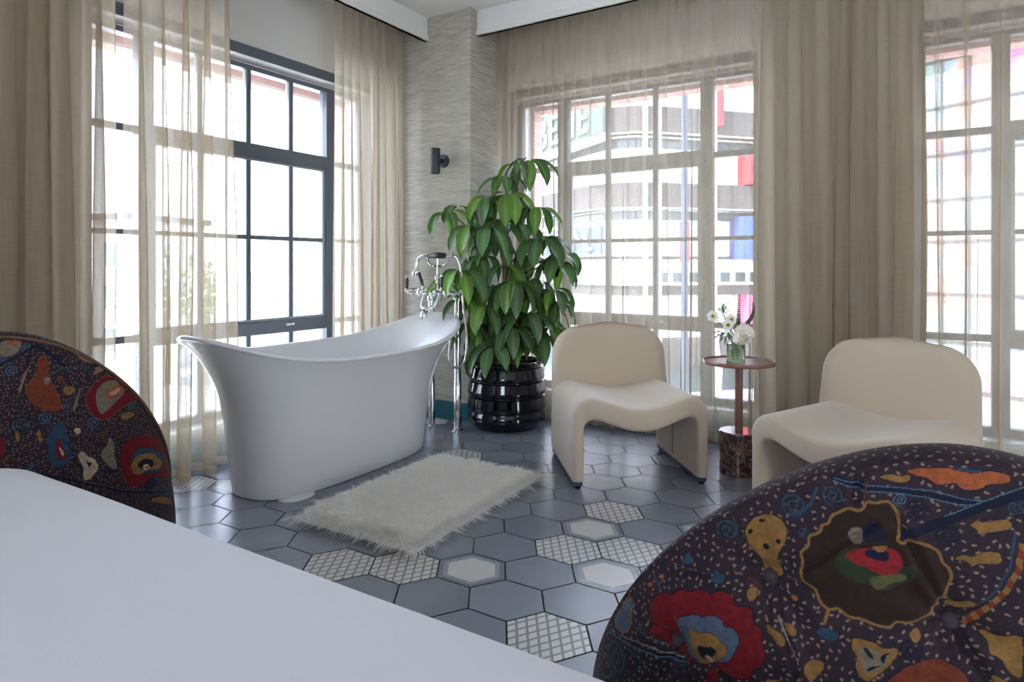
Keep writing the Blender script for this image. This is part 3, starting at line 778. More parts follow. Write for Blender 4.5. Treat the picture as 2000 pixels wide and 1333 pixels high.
    for b0, flip in ((0, False), ((len(P)-1)*n, True)):
        for k in range(n//2):
            q = (b0+k, b0+k+1, b0+n-2-k, b0+n-1-k)
            if q[1] != q[2]: f.append(q if flip else q[::-1])
            else: f.append((q[0], q[1], q[3]) if flip else (q[3], q[1], q[0]))
    # close the feet of the arch
    for k in (0, n-1): f.append(tuple(j*n+k for j in range(len(P))))
    mb.add(v, f); ob = mb.build('backrest', M_cream, root, weld=True); sharp(ob, 60)
    for s in (-1, 1):
        m2 = MB(); x = s*(Wd-T/2); m2.box((x-.020, -.295, .012), (x+.020, .275, .036)); ro = m2.build('base_rail', M_rail, root, smooth=False, bevel=.002)
        for y in (-.283, .263): MB().lathe([(.012, 0), (.014, .004), (.014, .013)], (x, y, 0), 14).build('foot', M_black, ro)
    # upholstery zip on the inner side panels
    m3 = MB()
    for s in (-1, 1): MB().tube([(s*(Wd-T-.0008), .02, .05), (s*(Wd-T-.0008), .02, .25)], .0022, 6).build('side_seam', simple('seam_brown', srgb(90, 74, 62), .6), root)
    return root
lounge_chair((-1.228, 3.025), -52, 'cream velvet lounge chair between the potted plant and the side table')
lounge_chair((-.160, 2.925), 249.6, 'cream velvet lounge chair at the right, partly hidden behind the floral chair')

# ------------------------------------------------------------------ side table
def marble():
    m, t, b = newmat('brown_veined_marble')
    tc = t.nodes.new('ShaderNodeTexCoord'); n = t.nodes.new('ShaderNodeTexNoise'); n.inputs['Scale'].default_value = 9; n.inputs['Detail'].default_value = 6
    v = t.nodes.new('ShaderNodeTexVoronoi'); v.feature = 'DISTANCE_TO_EDGE'; v.inputs['Scale'].default_value = 24
    mp = t.nodes.new('ShaderNodeMix'); mp.data_type = 'RGBA'; mp.inputs[0].default_value = .22
    cr = t.nodes.new('ShaderNodeValToRGB'); e = cr.color_ramp.elements; e[0].position = 0; e[0].color = srgb(176, 150, 138); e[1].position = .035; e[1].color = srgb(92, 68, 66)
    x = e.new(.25); x.color = srgb(60, 44, 46)
    L = t.links; L.new(tc.outputs['Object'], n.inputs[0]); L.new(tc.outputs['Object'], mp.inputs[6]); L.new(n.outputs[1], mp.inputs[7]); L.new(mp.outputs[2], v.inputs[0]); L.new(v.outputs[0], cr.inputs[0]); L.new(cr.outputs[0], b.inputs['Base Color'])
    b.inputs['Roughness'].default_value = .12; b.inputs['Coat Weight'].default_value = .5
    return m
TBX, TBY = -.718, 3.245
def side_table():
    root = empty('side_table', (TBX, TBY, 0)); tag(root, 'small round walnut side table on a brown marble drum, between the cream chairs', 'side table')
    MB().lathe([(.088, 0), (.0925, .004), (.0925, .197), (.088, .202), (0, .202)], n=48).build('marble_base', marble(), root)
    MB().lathe([(.0185, .202), (.0185, .522)], n=24).build('pole', M_wood, root)
    MB().lathe([(.150, .522), (.164, .524), (.167, .530), (.167, .541), (.1655, .543), (.163, .541), (.1615, .535), (.0, .535)], n=72).build('tabletop', M_wood, root)
side_table()

# ------------------------------------------------------------------ vase with flowers
def flowers():
    vx, vy, vz = TBX-.015, TBY+.0, .5352
    root = empty('glass_vase', (vx, vy, vz)); tag(root, 'small green glass vase on the side table, holding white flowers', 'vase')
    m = bpy.data.materials.new('green_glass'); m.use_nodes = True; b = m.node_tree.nodes['Principled BSDF']
    b.inputs['Base Color'].default_value = (.84, .95, .78, 1); b.inputs['Transmission Weight'].default_value = .93; b.inputs['Roughness'].default_value = .04; b.inputs['IOR'].default_value = 1.25
    n = 36
    MB().lathe([(.040, 0), (.0435, .003), (.0435, .086), (.042, .088), (.0405, .086), (.0405, .008), (0, .008)], n=n).build('vase_glass', m, root)
    wm = bpy.data.materials.new('water'); wm.use_nodes = True; wb = wm.node_tree.nodes['Principled BSDF']; wb.inputs['Base Color'].default_value = (.84, .95, .74, 1); wb.inputs['Transmission Weight'].default_value = .95; wb.inputs['Roughness'].default_value = .0; wb.inputs['IOR'].default_value = 1.2
    MB().lathe([(.0395, .0085), (.0395, .066), (.0, .066)], n=n).build('water', wm, root)
    M_gs = simple('flower_stem', srgb(96, 128, 70), .5, noise=.2)
    M_pet = simple('white_petal', srgb(238, 238, 236), .6, noise=.02)
    M_yel = simple('yellow_cup', srgb(214, 186, 50), .5, noise=.1)
    M_eye = simple('green_eye', srgb(120, 120, 40), .6)
    M_peo = simple('cream_petal', srgb(236, 226, 208), .7, noise=.03)
    M_gl = simple('grey_green_leaf', srgb(92, 122, 98), .5, noise=.15)
    M_ver = simple('veronica_buds', srgb(104, 78, 70), .7, noise=.2)
    M_ver2 = simple('green_buds', srgb(84, 96, 76), .7, noise=.2)
    base = Vector((vx, vy, vz))
    def stem(root_, p, foot, o):
        mb = MB(); a = Vector(foot); mb.tube(smooth_path([a-o, (a+Vector((0, 0, .09))-o)*.85+(p-o)*.15, p-o], 6), .0022, 6); mb.build('flower_stem', M_gs, root_)
    def pt(px, py, d=0): return plane_pt(px, py, Y=3.13-d)
    rr = random.Random(11)
    # four narcissi
    for i, (px, py, d, lab, look) in enumerate([(1392, 618, .03, 'white narcissus with yellow cup, leftmost of the bunch', (-.2, -1, .1)), (1428, 625, .06, 'white narcissus with yellow cup, right and above its twin in the middle', (.15, -1, .25)), (1421, 635, .08, 'white narcissus with yellow cup, lowest, beside the cream bloom', (0, -1, -.05)), (1407, 606, .0, 'narcissus seen from the side, topmost yellow cup of the bunch', (-.7, .2, .8))]):
        c = pt(px, py, d); r_ = empty('narcissus', c); tag(r_, lab, 'flower', 'narcissi in the green vase')
        nrm = Vector(look); nrm = (CX*nrm.x+CY*(-nrm.y)*-1+Vector((0, 0, nrm.z))).normalized()
        u = nrm.orthogonal().normalized(); v_ = nrm.cross(u)
        for k in range(6):
            a = 2*PI*k/6+rr.uniform(-.1, .1); dd = u*math.cos(a)+v_*math.sin(a); s_ = nrm.cross(dd); P = []
            for t in [0, .15, .4, .65, .85, 1]:
                w_ = .0135*math.sin(PI*min(.97, t*.86+.1))**.7 if t < 1 else .001
                P.append([dd*(.026*t+.002)+s_*(q*w_)+nrm*(.004*t*(1-t)*2+.002*abs(q)-(.001 if k % 2 else 0)) for q in (-1, -.4, .4, 1)])
            MB().grid(P).build('petal', M_pet, r_)
        mb = MB(); P = []
        for k in range(16):
            a = 2*PI*k/16; dd = u*math.cos(a)+v_*math.sin(a); P.append([dd*.001+nrm*.002, dd*.005+nrm*.0025, dd*.007+nrm*.007, dd*(.0095+.001*math.sin(a*6))+nrm*.010])
        mb.grid(P, closeu=True); mb.build('cup', M_yel, r_)
        MB().ball(nrm*.0045, .0035, 8, 6).build('flower_centre', M_eye, r_)
        stem(r_, c, base+Vector((rr.uniform(-.02, .02), rr.uniform(-.015, .02), .012)), c)
    # large cream bloom
    c = pt(1453, 652, .05); r_ = empty('cream_bloom', c); tag(r_, 'large round cream white peony bloom leaning right over the vase', 'flower')
    for k in range(70):
        zz = 1-2*(k+.5)/70; a = k*2.39996; d = Vector((math.sqrt(1-zz*zz)*math.cos(a), math.sqrt(1-zz*zz)*math.sin(a), zz)); s_ = d.orthogonal().normalized(); s_ = (Matrix.Rotation(rr.uniform(0, 6), 3, d) @ s_); q_ = d.cross(s_); P = []
        R0 = .047*rr.uniform(.62, 1.1); w_ = .019; tl_ = Vector((rr.gauss(0, .5), rr.gauss(0, .5), rr.gauss(0, .5)))
        for i in range(5):
            P.append([(d*R0*(1-.25*((i-2)/2)**2-.2*((j-2)/2)**2)+s_*w_*(i-2)/2+q_*w_*(j-2)/2+d*.004*math.sin(i*2.3+j*1.7+k)+d*(s_*(i-2)+q_*(j-2)).dot(tl_)*.010) for j in range(5)])
        if k == 0: mb = MB()
        mb.grid(P)
    mb.ball((0, 0, 0), .024, 16, 10)
    mb.build('petals', M_peo, r_); stem(r_, c, base+Vector((.01, .01, .012)), c)
    # lower white bloom at the vase mouth
    c = pt(1438, 665, .06); r_ = empty('white_bloom', c); tag(r_, 'small ruffled white blossom resting on the rim of the green vase', 'flower'); mb = MB()
    for k in range(26):
        d = Vector((rr.gauss(0, 1), rr.gauss(0, 1), rr.gauss(0, .7))).normalized(); s_ = d.orthogonal().normalized(); q_ = d.cross(s_); P = []
        for i in range(4): P.append([d*(.017+.004*math.sin(i*2+k))+s_*.010*(i-1.5)/1.5+q_*.010*(j-1.5)/1.5-d*.005*(((i-1.5)/1.5)**2+((j-1.5)/1.5)**2) for j in range(4)])
        mb.grid(P)
    mb.build('petals', M_pet, r_); stem(r_, c, base+Vector((-.01, .0, .012)), c)
    # two veronica spikes
    for pts, m_, lab in (([(1441, 640), (1443, 615), (1445, 575)], M_ver, 'brownish upright flower spike, tallest of the bunch'), ([(1448, 642), (1465, 625), (1472, 608), (1471, 592)], M_ver2, 'grey-green flower spike curving up at the right of the bunch')):
        P = [pt(x, y, .0) for x, y in pts]; c = P[0]; r_ = empty('flower_spike', c); tag(r_, lab, 'flower')
        pp = smooth_path(P, 12); mb = MB()
        n_ = len(pp)
        for i, p in enumerate(pp):
            t = i/n_; rad = .0085*(1-t)**.6+.0012
            for k in range(6):
                a = k*PI/3+i*.7; mb.ball(p-c+Vector((math.cos(a)*rad, math.sin(a)*rad, 0)), .0036*(1.25-t), 6, 5)
        mb.build('buds', m_, r_); mb = MB(); mb.tube([p-c for p in pp], .0016, 5); mb.build('spike_core', M_gs, r_)
        stem(r_, c, base+Vector((.0, -.01, .012)), c)
    # side leaves and filler sprig
    for lab, lst, ori in (('grey-green leafy sprig drooping left over the vase rim', [(1404, 655, (-1, 0, -.25)), (1410, 662, (-.7, 0, -.8)), (1418, 664, (-.2, 0, -1)), (1402, 648, (-1, 0, .1)), (1424, 655, (.1, 0, -1)), (1412, 652, (-.6, -.5, -.3))], (1425, 655)), ('thin leafy sprig behind the narcissi, upper left of the bunch', [(1413, 606, (-.1, 0, 1)), (1418, 612, (.5, 0, .7)), (1416, 600, (-.4, 0, .8)), (1420, 620, (.5, 0, .4))], (1422, 640))):
        c = pt(*ori); r_ = empty('leafy_sprig', c); tag(r_, lab, 'leaves'); V, F, C = [], [], []
        st = MB()
        for px, py, d in lst:
            p = pt(px, py, .02)-c; dd = (CX*d[0]+CY*d[1]+Vector((0, 0, d[2]))).normalized(); leaflet(V, F, C, p-dd*.018, dd, .044, .016, rr, .5, (.10, .19, .13)); st.tube([(0, 0, 0), p-dd*.016], .0013, 5)
        me = bpy.data.meshes.new('leaves'); me.from_pydata(V, [], F); color_attr(me, C); link('leaves', me, M_leaf, r_); st.build('twigs', M_gs, r_)
        stem(r_, c, base+Vector((-.015, .01, .012)), c)
flowers()

# ------------------------------------------------------------------ fluffy rug
def rug():
    x0, x1, y0, y1 = -2.045, -1.475, 1.71, 2.60
    root = empty('shaggy_rug', ((x0+x1)/2, (y0+y1)/2, 0), math.radians(1.5)); tag(root, 'white shaggy sheepskin-style rug on the tiles in front of the bathtub', 'rug')
    hx, hy = (x1-x0)/2, (y1-y0)/2
    mb = MB(); mb.box((-hx, -hy, .001), (hx, hy, .016)); mb.build('rug_backing', M_rugb, root, smooth=False, bevel=.006)
    rs = np.random.RandomState(5); n = 75000
    L_base = .05
    px = rs.uniform(-hx, hx, n); py = rs.uniform(-hy, hy, n)
    # tufts share a lean
    cell = np.floor(px/.022)*7.13+np.floor(py/.022)*3.71+rs.randint(0, 2, n)*.31
    ang = (np.sin(cell*12.9898)*43758.5453) % 1*2*PI; ln = .85+.5*((np.sin(cell*78.233)*9631.7) % 1)
    e = np.maximum(np.abs(px)/hx, np.abs(py)/hy)
    outx = np.sign(px)*np.clip((np.abs(px)-hx+.045)/.045, 0, 1)**1.5; outy = np.sign(py)*np.clip((np.abs(py)-hy+.045)/.045, 0, 1)**1.5
    lean = rs.uniform(.25, .75, n)
    dx = np.cos(ang)*lean*.7+outx*.85+.15+rs.normal(0, .22, n); dy = np.sin(ang)*lean*.7+outy*.85-.2+rs.normal(0, .22, n)
    L_ = .046*ln*rs.uniform(.75, 1.25, n)
    a2 = rs.uniform(0, PI, n); wx = np.cos(a2)*.0017; wy = np.sin(a2)*.0017
    V = np.zeros((n, 5, 3)); z0 = .012
    V[:, 0] = np.stack([px-wx, py-wy, np.full(n, z0)], 1); V[:, 1] = np.stack([px+wx, py+wy, np.full(n, z0)], 1)
    edge = np.clip(np.abs(outx)+np.abs(outy), 0, 1)
    mx = px+dx*L_*.35; my = py+dy*L_*.35; mz = z0+L_*(.62-.32*edge)
    V[:, 2] = np.stack([mx-wx, my-wy, mz], 1); V[:, 3] = np.stack([mx+wx, my+wy, mz], 1)
    edge = np.clip(np.abs(outx)+np.abs(outy), 0, 1)
    V[:, 4] = np.stack([px+dx*L_*1.05, py+dy*L_*1.05, np.maximum(.003, z0+L_*(.85-.75*edge))], 1)
    base = np.arange(n)*5
    F4 = np.stack([base, base+1, base+3, base+2], 1); F3 = np.stack([base+2, base+3, base+4], 1)
    me = bpy.data.meshes.new('pile')
    me.vertices.add(n*5); me.vertices.foreach_set('co', V.ravel())
    loops = np.concatenate([F4.ravel(), F3.ravel()]); me.loops.add(len(loops)); me.loops.foreach_set('vertex_index', loops.astype(np.int32))
    me.polygons.add(n*2); me.polygons.foreach_set('loop_start', np.concatenate([np.arange(n)*4, n*4+np.arange(n)*3]).astype(np.int32)); me.polygons.foreach_set('loop_total', np.concatenate([np.full(n, 4), np.full(n, 3)]).astype(np.int32))
    me.update(calc_edges=True); me.validate()
    m = simple('rug_fibre', srgb(254, 252, 247), .9, sheen=.3)
    t = m.node_tree; b = t.nodes['Principled BSDF']; tl = t.nodes.new('ShaderNodeBsdfTranslucent'); tl.inputs[0].default_value = srgb(254, 252, 247); mxs = t.nodes.new('ShaderNodeMixShader'); mxs.inputs[0].default_value = .55
    t.links.new(b.outputs[0], mxs.inputs[1]); t.links.new(tl.outputs[0], mxs.inputs[2]); t.links.new(mxs.outputs[0], t.nodes['Material Output'].inputs[0])
    o = link('pile', me, m, root); o['kind'] = 'stuff'
rug()

# ------------------------------------------------------------------ bed
def bed():
    x0, x1, y0, y1 = -1.60, .26, -1.50, .60
    root = empty('bed', ((x0+x1)/2, (y0+y1)/2, 0)); tag(root, 'large bed with smooth white sheets filling the lower left foreground', 'bed')
    hx, hy = (x1-x0)/2, (y1-y0)/2
    mb = MB(); nx, ny = 90, 90; P = []
    rc = .16; ed = .055
    # soft top: distance to the rounded outline drives the roll-off
    def sd(x, y):
        qx, qy = abs(x)-(hx-rc), abs(y)-(hy-rc); return rc-(math.hypot(max(qx, 0), max(qy, 0))+min(max(qx, qy), 0))
    # rings: the outline inset stepwise
    def outline(ins, n=36):
        pts = []
        r_ = max(.002, rc-ins)
        for cx_, cy_, a0 in ((hx-rc, hy-rc, 0), (-hx+rc, hy-rc, PI/2), (-hx+rc, -hy+rc, PI), (hx-rc, -hy+rc, 3*PI/2)):
            cx2 = cx_ if ins <= rc else math.copysign(max(.001, abs(cx_)-(ins-rc)), cx_); cy2 = cy_ if ins <= rc else math.copysign(max(.001, abs(cy_)-(ins-rc)), cy_)
            for k in range(10): a = a0+PI/2*k/9; pts.append((cx2+r_*math.cos(a), cy2+r_*math.sin(a)))
            # edge points are added below by subdivision
        out = []
        for i in range(len(pts)):
            p, q = pts[i], pts[(i+1) % len(pts)]
            m_ = 14 if i % 10 == 9 else 1
            for k in range(m_): out.append((p[0]+(q[0]-p[0])*k/m_, p[1]+(q[1]-p[1])*k/m_))
        return out
    rings = []
    for ins, z in ((.02, .30), (.004, .33), (0, .38), (0, .52), (.001, .55), (.006, .574), (.016, .592), (.032, .605), (.055, .612), (.085, .616), (.13, .619), (.25, .6215), (.4, .623), (.6, .624), (.8, .6245), (.9, .6245)):
        rings.append([(x, y, z+.0022*mnoise.noise(Vector((x*3, y*3, 1)))*(1 if z > .5 else 0)) for x, y in outline(ins)])
    P = [[rings[j][i] for j in range(len(rings))] for i in range(len(rings[0]))]
    mb.grid(P, closeu=True); nr = len(rings); mb.f.append(tuple(i*nr+nr-1 for i in range(len(P)))); mb.mi.append(0); mb.f.append(tuple(i*nr for i in range(len(P)))[::-1]); mb.mi.append(0)
    mb.build('mattress', M_bed, root, weld=True)
    M_base = simple('bed_base_grey', srgb(120, 112, 104), .9, noise=.05, nscale=20)
    MB().box((-hx+.02, -hy+.02, .06), (hx-.02, hy-.02, .302)).build('bed_base', M_base, root, smooth=False, bevel=.01)
    for sx_ in (-1, 1):
        for sy_ in (-1, 1): MB().lathe([(.022, 0), (.028, .062)], (sx_*(hx-.12), sy_*(hy-.12), 0), 16).build('leg', M_black, root)
bed()

# ------------------------------------------------------------------ floral velvet tub chairs
PAT_R = dict(poly=[
('red','navy',2,'-3120,6270 -2975,6440 -2882,6487 -2746,6521 -2704,6592 -2607,6647 -2523,6635 -2437,6706 -2322,6728 -2278,6691 -2190,6773 -2086,6774 -2011,6715 -2011,6661 -1812,6708 -1812,6524 -1718,6500 -1703,6415 -1703,6322 -1656,6252 -1703,6118 -1781,6062 -1796,5962 -1858,5913 -1996,5877 -2205,5933 -2278,5921 -2523,5805 -2663,5800 -2800,5819 -2922,5841 -3002,5862 -3081,5925 -3081,6018 -3159,6059 -3081,6157 -3120,6223'),
('blueg','navy',1.5,'-2663,6282 -2579,6335 -2523,6364 -2452,6404 -2366,6400 -2293,6453 -2205,6480 -2131,6459 -2116,6397 -2026,6418 -1965,6382 -1935,6345 -1950,6246 -1981,6174 -2011,6085 -2056,6023 -2466,5846 -2607,5860 -2704,5965 -2732,6090 -2691,6208'),
('gold','',0,'-2579,6167 -2509,6189 -2409,6196 -2278,6271 -2190,6260 -2131,6210 -2071,6211 -2071,6121 -2101,6050 -2190,5978 -2234,5932 -2337,5866 -2423,5842 -2480,5904 -2551,5953 -2523,6042 -2579,6100'),
('black','',0,'-2409,6075 -2322,6084 -2234,6125 -2175,6093 -2220,6012 -2278,5991 -2337,5918 -2394,5930 -2409,6006'),
('cream','',0,'-2337,5970 -2278,6009 -2220,5977 -2220,5941 -2278,5939'),
('red','',0,'-2293,5790 -2220,5906 -2161,5854 -2161,5712 -2205,5598 -2264,5581'),
('blueg','gold',2,'-3399,6238 -3412,5889 -3474,5743 -3656,5681 -3797,5727 -3750,5834 -3620,6018 -3523,6149'),
('gold','',0,'-1889,6864 -1796,6900 -1781,6817 -1827,6754 -1889,6791'),
('gold','',0,'-1671,6579 -1592,6562 -1528,6536 -1480,6463 -1480,6407 -1544,6397 -1592,6469 -1656,6494'),
('gold','',0,'-1512,6656 -1431,6655 -1366,6587 -1399,6536 -1464,6546'),
('orange','',0,'-1464,6924 -1415,6946 -1382,6923 -1415,6870'),
('blue','',0,'-2234,7004 -2175,7013 -2116,6914 -2175,6854 -2278,6866 -2234,6934'),
('orange','',0,'-2949,6705 -2895,6730 -2882,6680 -2935,6640'),
('orange','',0,'-3146,6501 -3081,6560 -3067,6513 -3120,6470'),
('gold','',0,'-1671,5985 -1560,6034 -1512,6016 -1382,5992 -1350,5947 -1496,5891 -1544,5947 -1624,5931'),
('brown','gold',2.2,'-839,7959 -962,7977 -1031,7912 -1099,7866 -1116,7782 -1184,7754 -1184,7677 -1300,7607 -1284,7519 -1366,7424 -1333,7325 -1366,7215 -1317,7103 -1217,7068 -1184,6965 -1099,6900 -1014,6948 -927,6877 -804,6892 -714,6855 -586,6843 -530,6932 -415,6911 -317,6984 -235,7012 -214,7134 -149,7238 -149,7298 -104,7420 -127,7518 -192,7574 -214,7671 -296,7722 -396,7748 -549,7701 -530,7843 -549,7997 -605,8083 -660,8089 -732,8050 -804,8068'),
('green','',0,'-962,7607 -786,7407 -473,7477 -396,7550 -396,7351 -511,7292 -623,7211 -750,7239 -875,7244 -1014,7297 -1065,7415'),
('olive','',0,'-768,7313 -660,7360 -473,7418 -454,7342 -586,7297 -678,7198 -732,7224'),
('crim','',0,'-979,7504 -875,7596 -768,7608 -623,7645 -530,7625 -492,7514 -511,7431 -586,7376 -714,7367 -804,7421 -875,7420'),
('navy','',0,'-804,7598 -605,7609 -605,7511 -678,7494 -804,7519'),
('navy','',0,'-839,7822 -768,7863 -641,7818 -605,7688 -714,7701 -804,7657'),
('greyc','',0,'-927,7794 -839,7803 -822,7651 -910,7624 -962,7704'),
('gold','',0,'-768,7628 -623,7664 -623,7625 -678,7572'),
('orange','navy',1.5,'-511,8401 -337,8453 127,8476 276,8461 296,8399 235,8367 127,8356 80,8299 -56,8280 -104,8337 -192,8311 -276,8302 -317,8356 -415,8360'),
('blue','',0,'-192,8470 127,8476 0,8440'),
('gold','',0,'0,7961 56,8020 104,7998 276,8063 317,8018 296,7961 127,7917 80,7880 56,7940'),
('gold','',0,'-104,7619 -30,7682 30,7662 127,7738 235,7749 255,7667 214,7632 80,7620 30,7562 0,7622'),
('gold','',0,'-149,7158 -104,7181 -56,7162 30,7243 104,7201 80,7142 -80,7102 -127,7080'),
('gold','',0,'-892,6692 -696,6682 -641,6634 -511,6678 -511,6619 -567,6510 -623,6421 -696,6347 -750,6277 -822,6319 -857,6408 -839,6511 -892,6575'),
('greyc','',0,'-839,6628 -714,6619 -641,6575 -567,6609 -623,6461 -750,6355 -804,6421'),
('black','',0,'-804,6617 -750,6611 -696,6505 -750,6532'),
('black','',0,'-660,6552 -567,6629 -605,6583 -623,6480'),
('black','',0,'-768,6351 -750,6434 -623,6480 -750,6395'),
('rust','navy',1.5,'-605,6326 -454,6509 -192,6637 0,6585 104,6363 -586,6191'),
('gold','',0,'127,6920 171,6958 255,6931 435,7028 435,6591 317,6666 276,6769 192,6777 192,6876'),
('gold','',0,'192,6597 276,6590 356,6522 337,6445 276,6431 235,6514'),
('gold','',0,'-1317,6245 -1234,6371 -1116,6372 -1133,6270 -1234,6121'),
('gold','',0,'-435,6809 -356,6880 -317,6805 -376,6738'),
('gold','',0,'-714,8311 -623,8355 -530,8338 -473,8369 -454,8314 -530,8278 -678,8301'),
('blue','',0,'-1217,6626 -1150,6727 -979,6686 -1065,6582'),
('gold','navy',1.2,'-1904,7455 -1904,7564 -1827,7689 -1687,7760 -1560,7741 -1496,7644 -1496,7512 -1576,7357 -1608,7209 -1528,7081 -1624,7051 -1734,6991 -1750,7130 -1796,7286 -1889,7338'),
('black','',0,'-1734,7694 -1703,7676 -1765,7637 -1781,7664'),
('black','',0,'-1858,7559 -1827,7524 -1874,7476 -1889,7520'),
('black','',0,'-1703,7435 -1656,7388 -1703,7342 -1750,7370'),
('black','',0,'-1576,7526 -1544,7487 -1576,7451 -1608,7489'),
('blue','',0,'-2565,7105 -2509,7055 -2480,6995 -2607,6948 -2635,6972'),
], line=[
('navy',6,'-1082,8241 -822,8200 -567,8211 -337,8194 -56,8180 104,8178'),
('lblue',1,'-1082,8241 -822,8220 -567,8230 -296,8240 -56,8200 104,8198'),
('lblue',1,'-1099,8214 -822,8161 -549,8175 -337,8174 -80,8139 80,8159'),
('navy',9,'396,8304 104,8158 -192,7972 -376,7851 -549,7760'),
('lblue',1,'396,8364 104,8198 -192,8012'),
('blue',3,'-1234,8116 -1284,7940 -1382,7816 -1480,7803'),
('gold',5,'396,7828 376,7612 296,7384 171,7177 30,6964'),
('blue',2,'337,7936 317,7640 235,7391 104,7181'),
('lblue',1.5,'-3936,5535 -3656,5585 -3349,5626 -2975,5681 -2621,5732'),
('white',1,'-3867,5599 -3583,5650 -3299,5711 -3002,5736 -2649,5761'),
('black',2,'-3739,5623 -3424,5643 -2988,5701 -2649,5744'),
('lblue',1.2,'-3337,5875 -3146,5843 -2908,5821'),
('blue',3,'-3449,5557 -3248,5525 -3054,5499 -2855,5402'),
('blue',2,'-2895,5641 -2908,5566 -2988,5464'),
('black',4,'-2205,5933 -2026,5842 -1920,5772'),
('navy',3,'-3146,5246 -2732,5432 -2351,5596'),
('lblue',1,'-3146,5261 -2732,5449 -2351,5596'),
('lblue',1,'-2949,6499 -2988,6583 -3041,6651'),
('lblue',1,'-2962,6564 -2908,6668'),
('rust',1,'-2026,7065 -1889,6973 -1750,6890'),
('white',1,'-1560,6690 -1464,6470 -1350,6270'),
('rust',1,'-804,8264 -822,8102 -839,7861'),
('gold',3,'-1099,6900 -1133,6753'),
('blue',2,'-4434,4768 -4487,4678 -4161,4870'),
], swirl=[
(-1082,8067,103,'blue'),
(-1431,7905,124,'blue'),
(-2101,7477,125,'blue'),
(-3656,5312,244,'blue'),
(-2677,5673,84,'blue'),
(-396,8046,99,'navy'),
(-149,7836,100,'navy'),
(-530,8120,60,'lblue'),
(356,8172,79,'blue'),
(-396,6676,99,'navy'),
(-804,6127,118,'blue'),
(-1333,7630,60,'blue'),
(-1750,5837,63,'navy'),
])
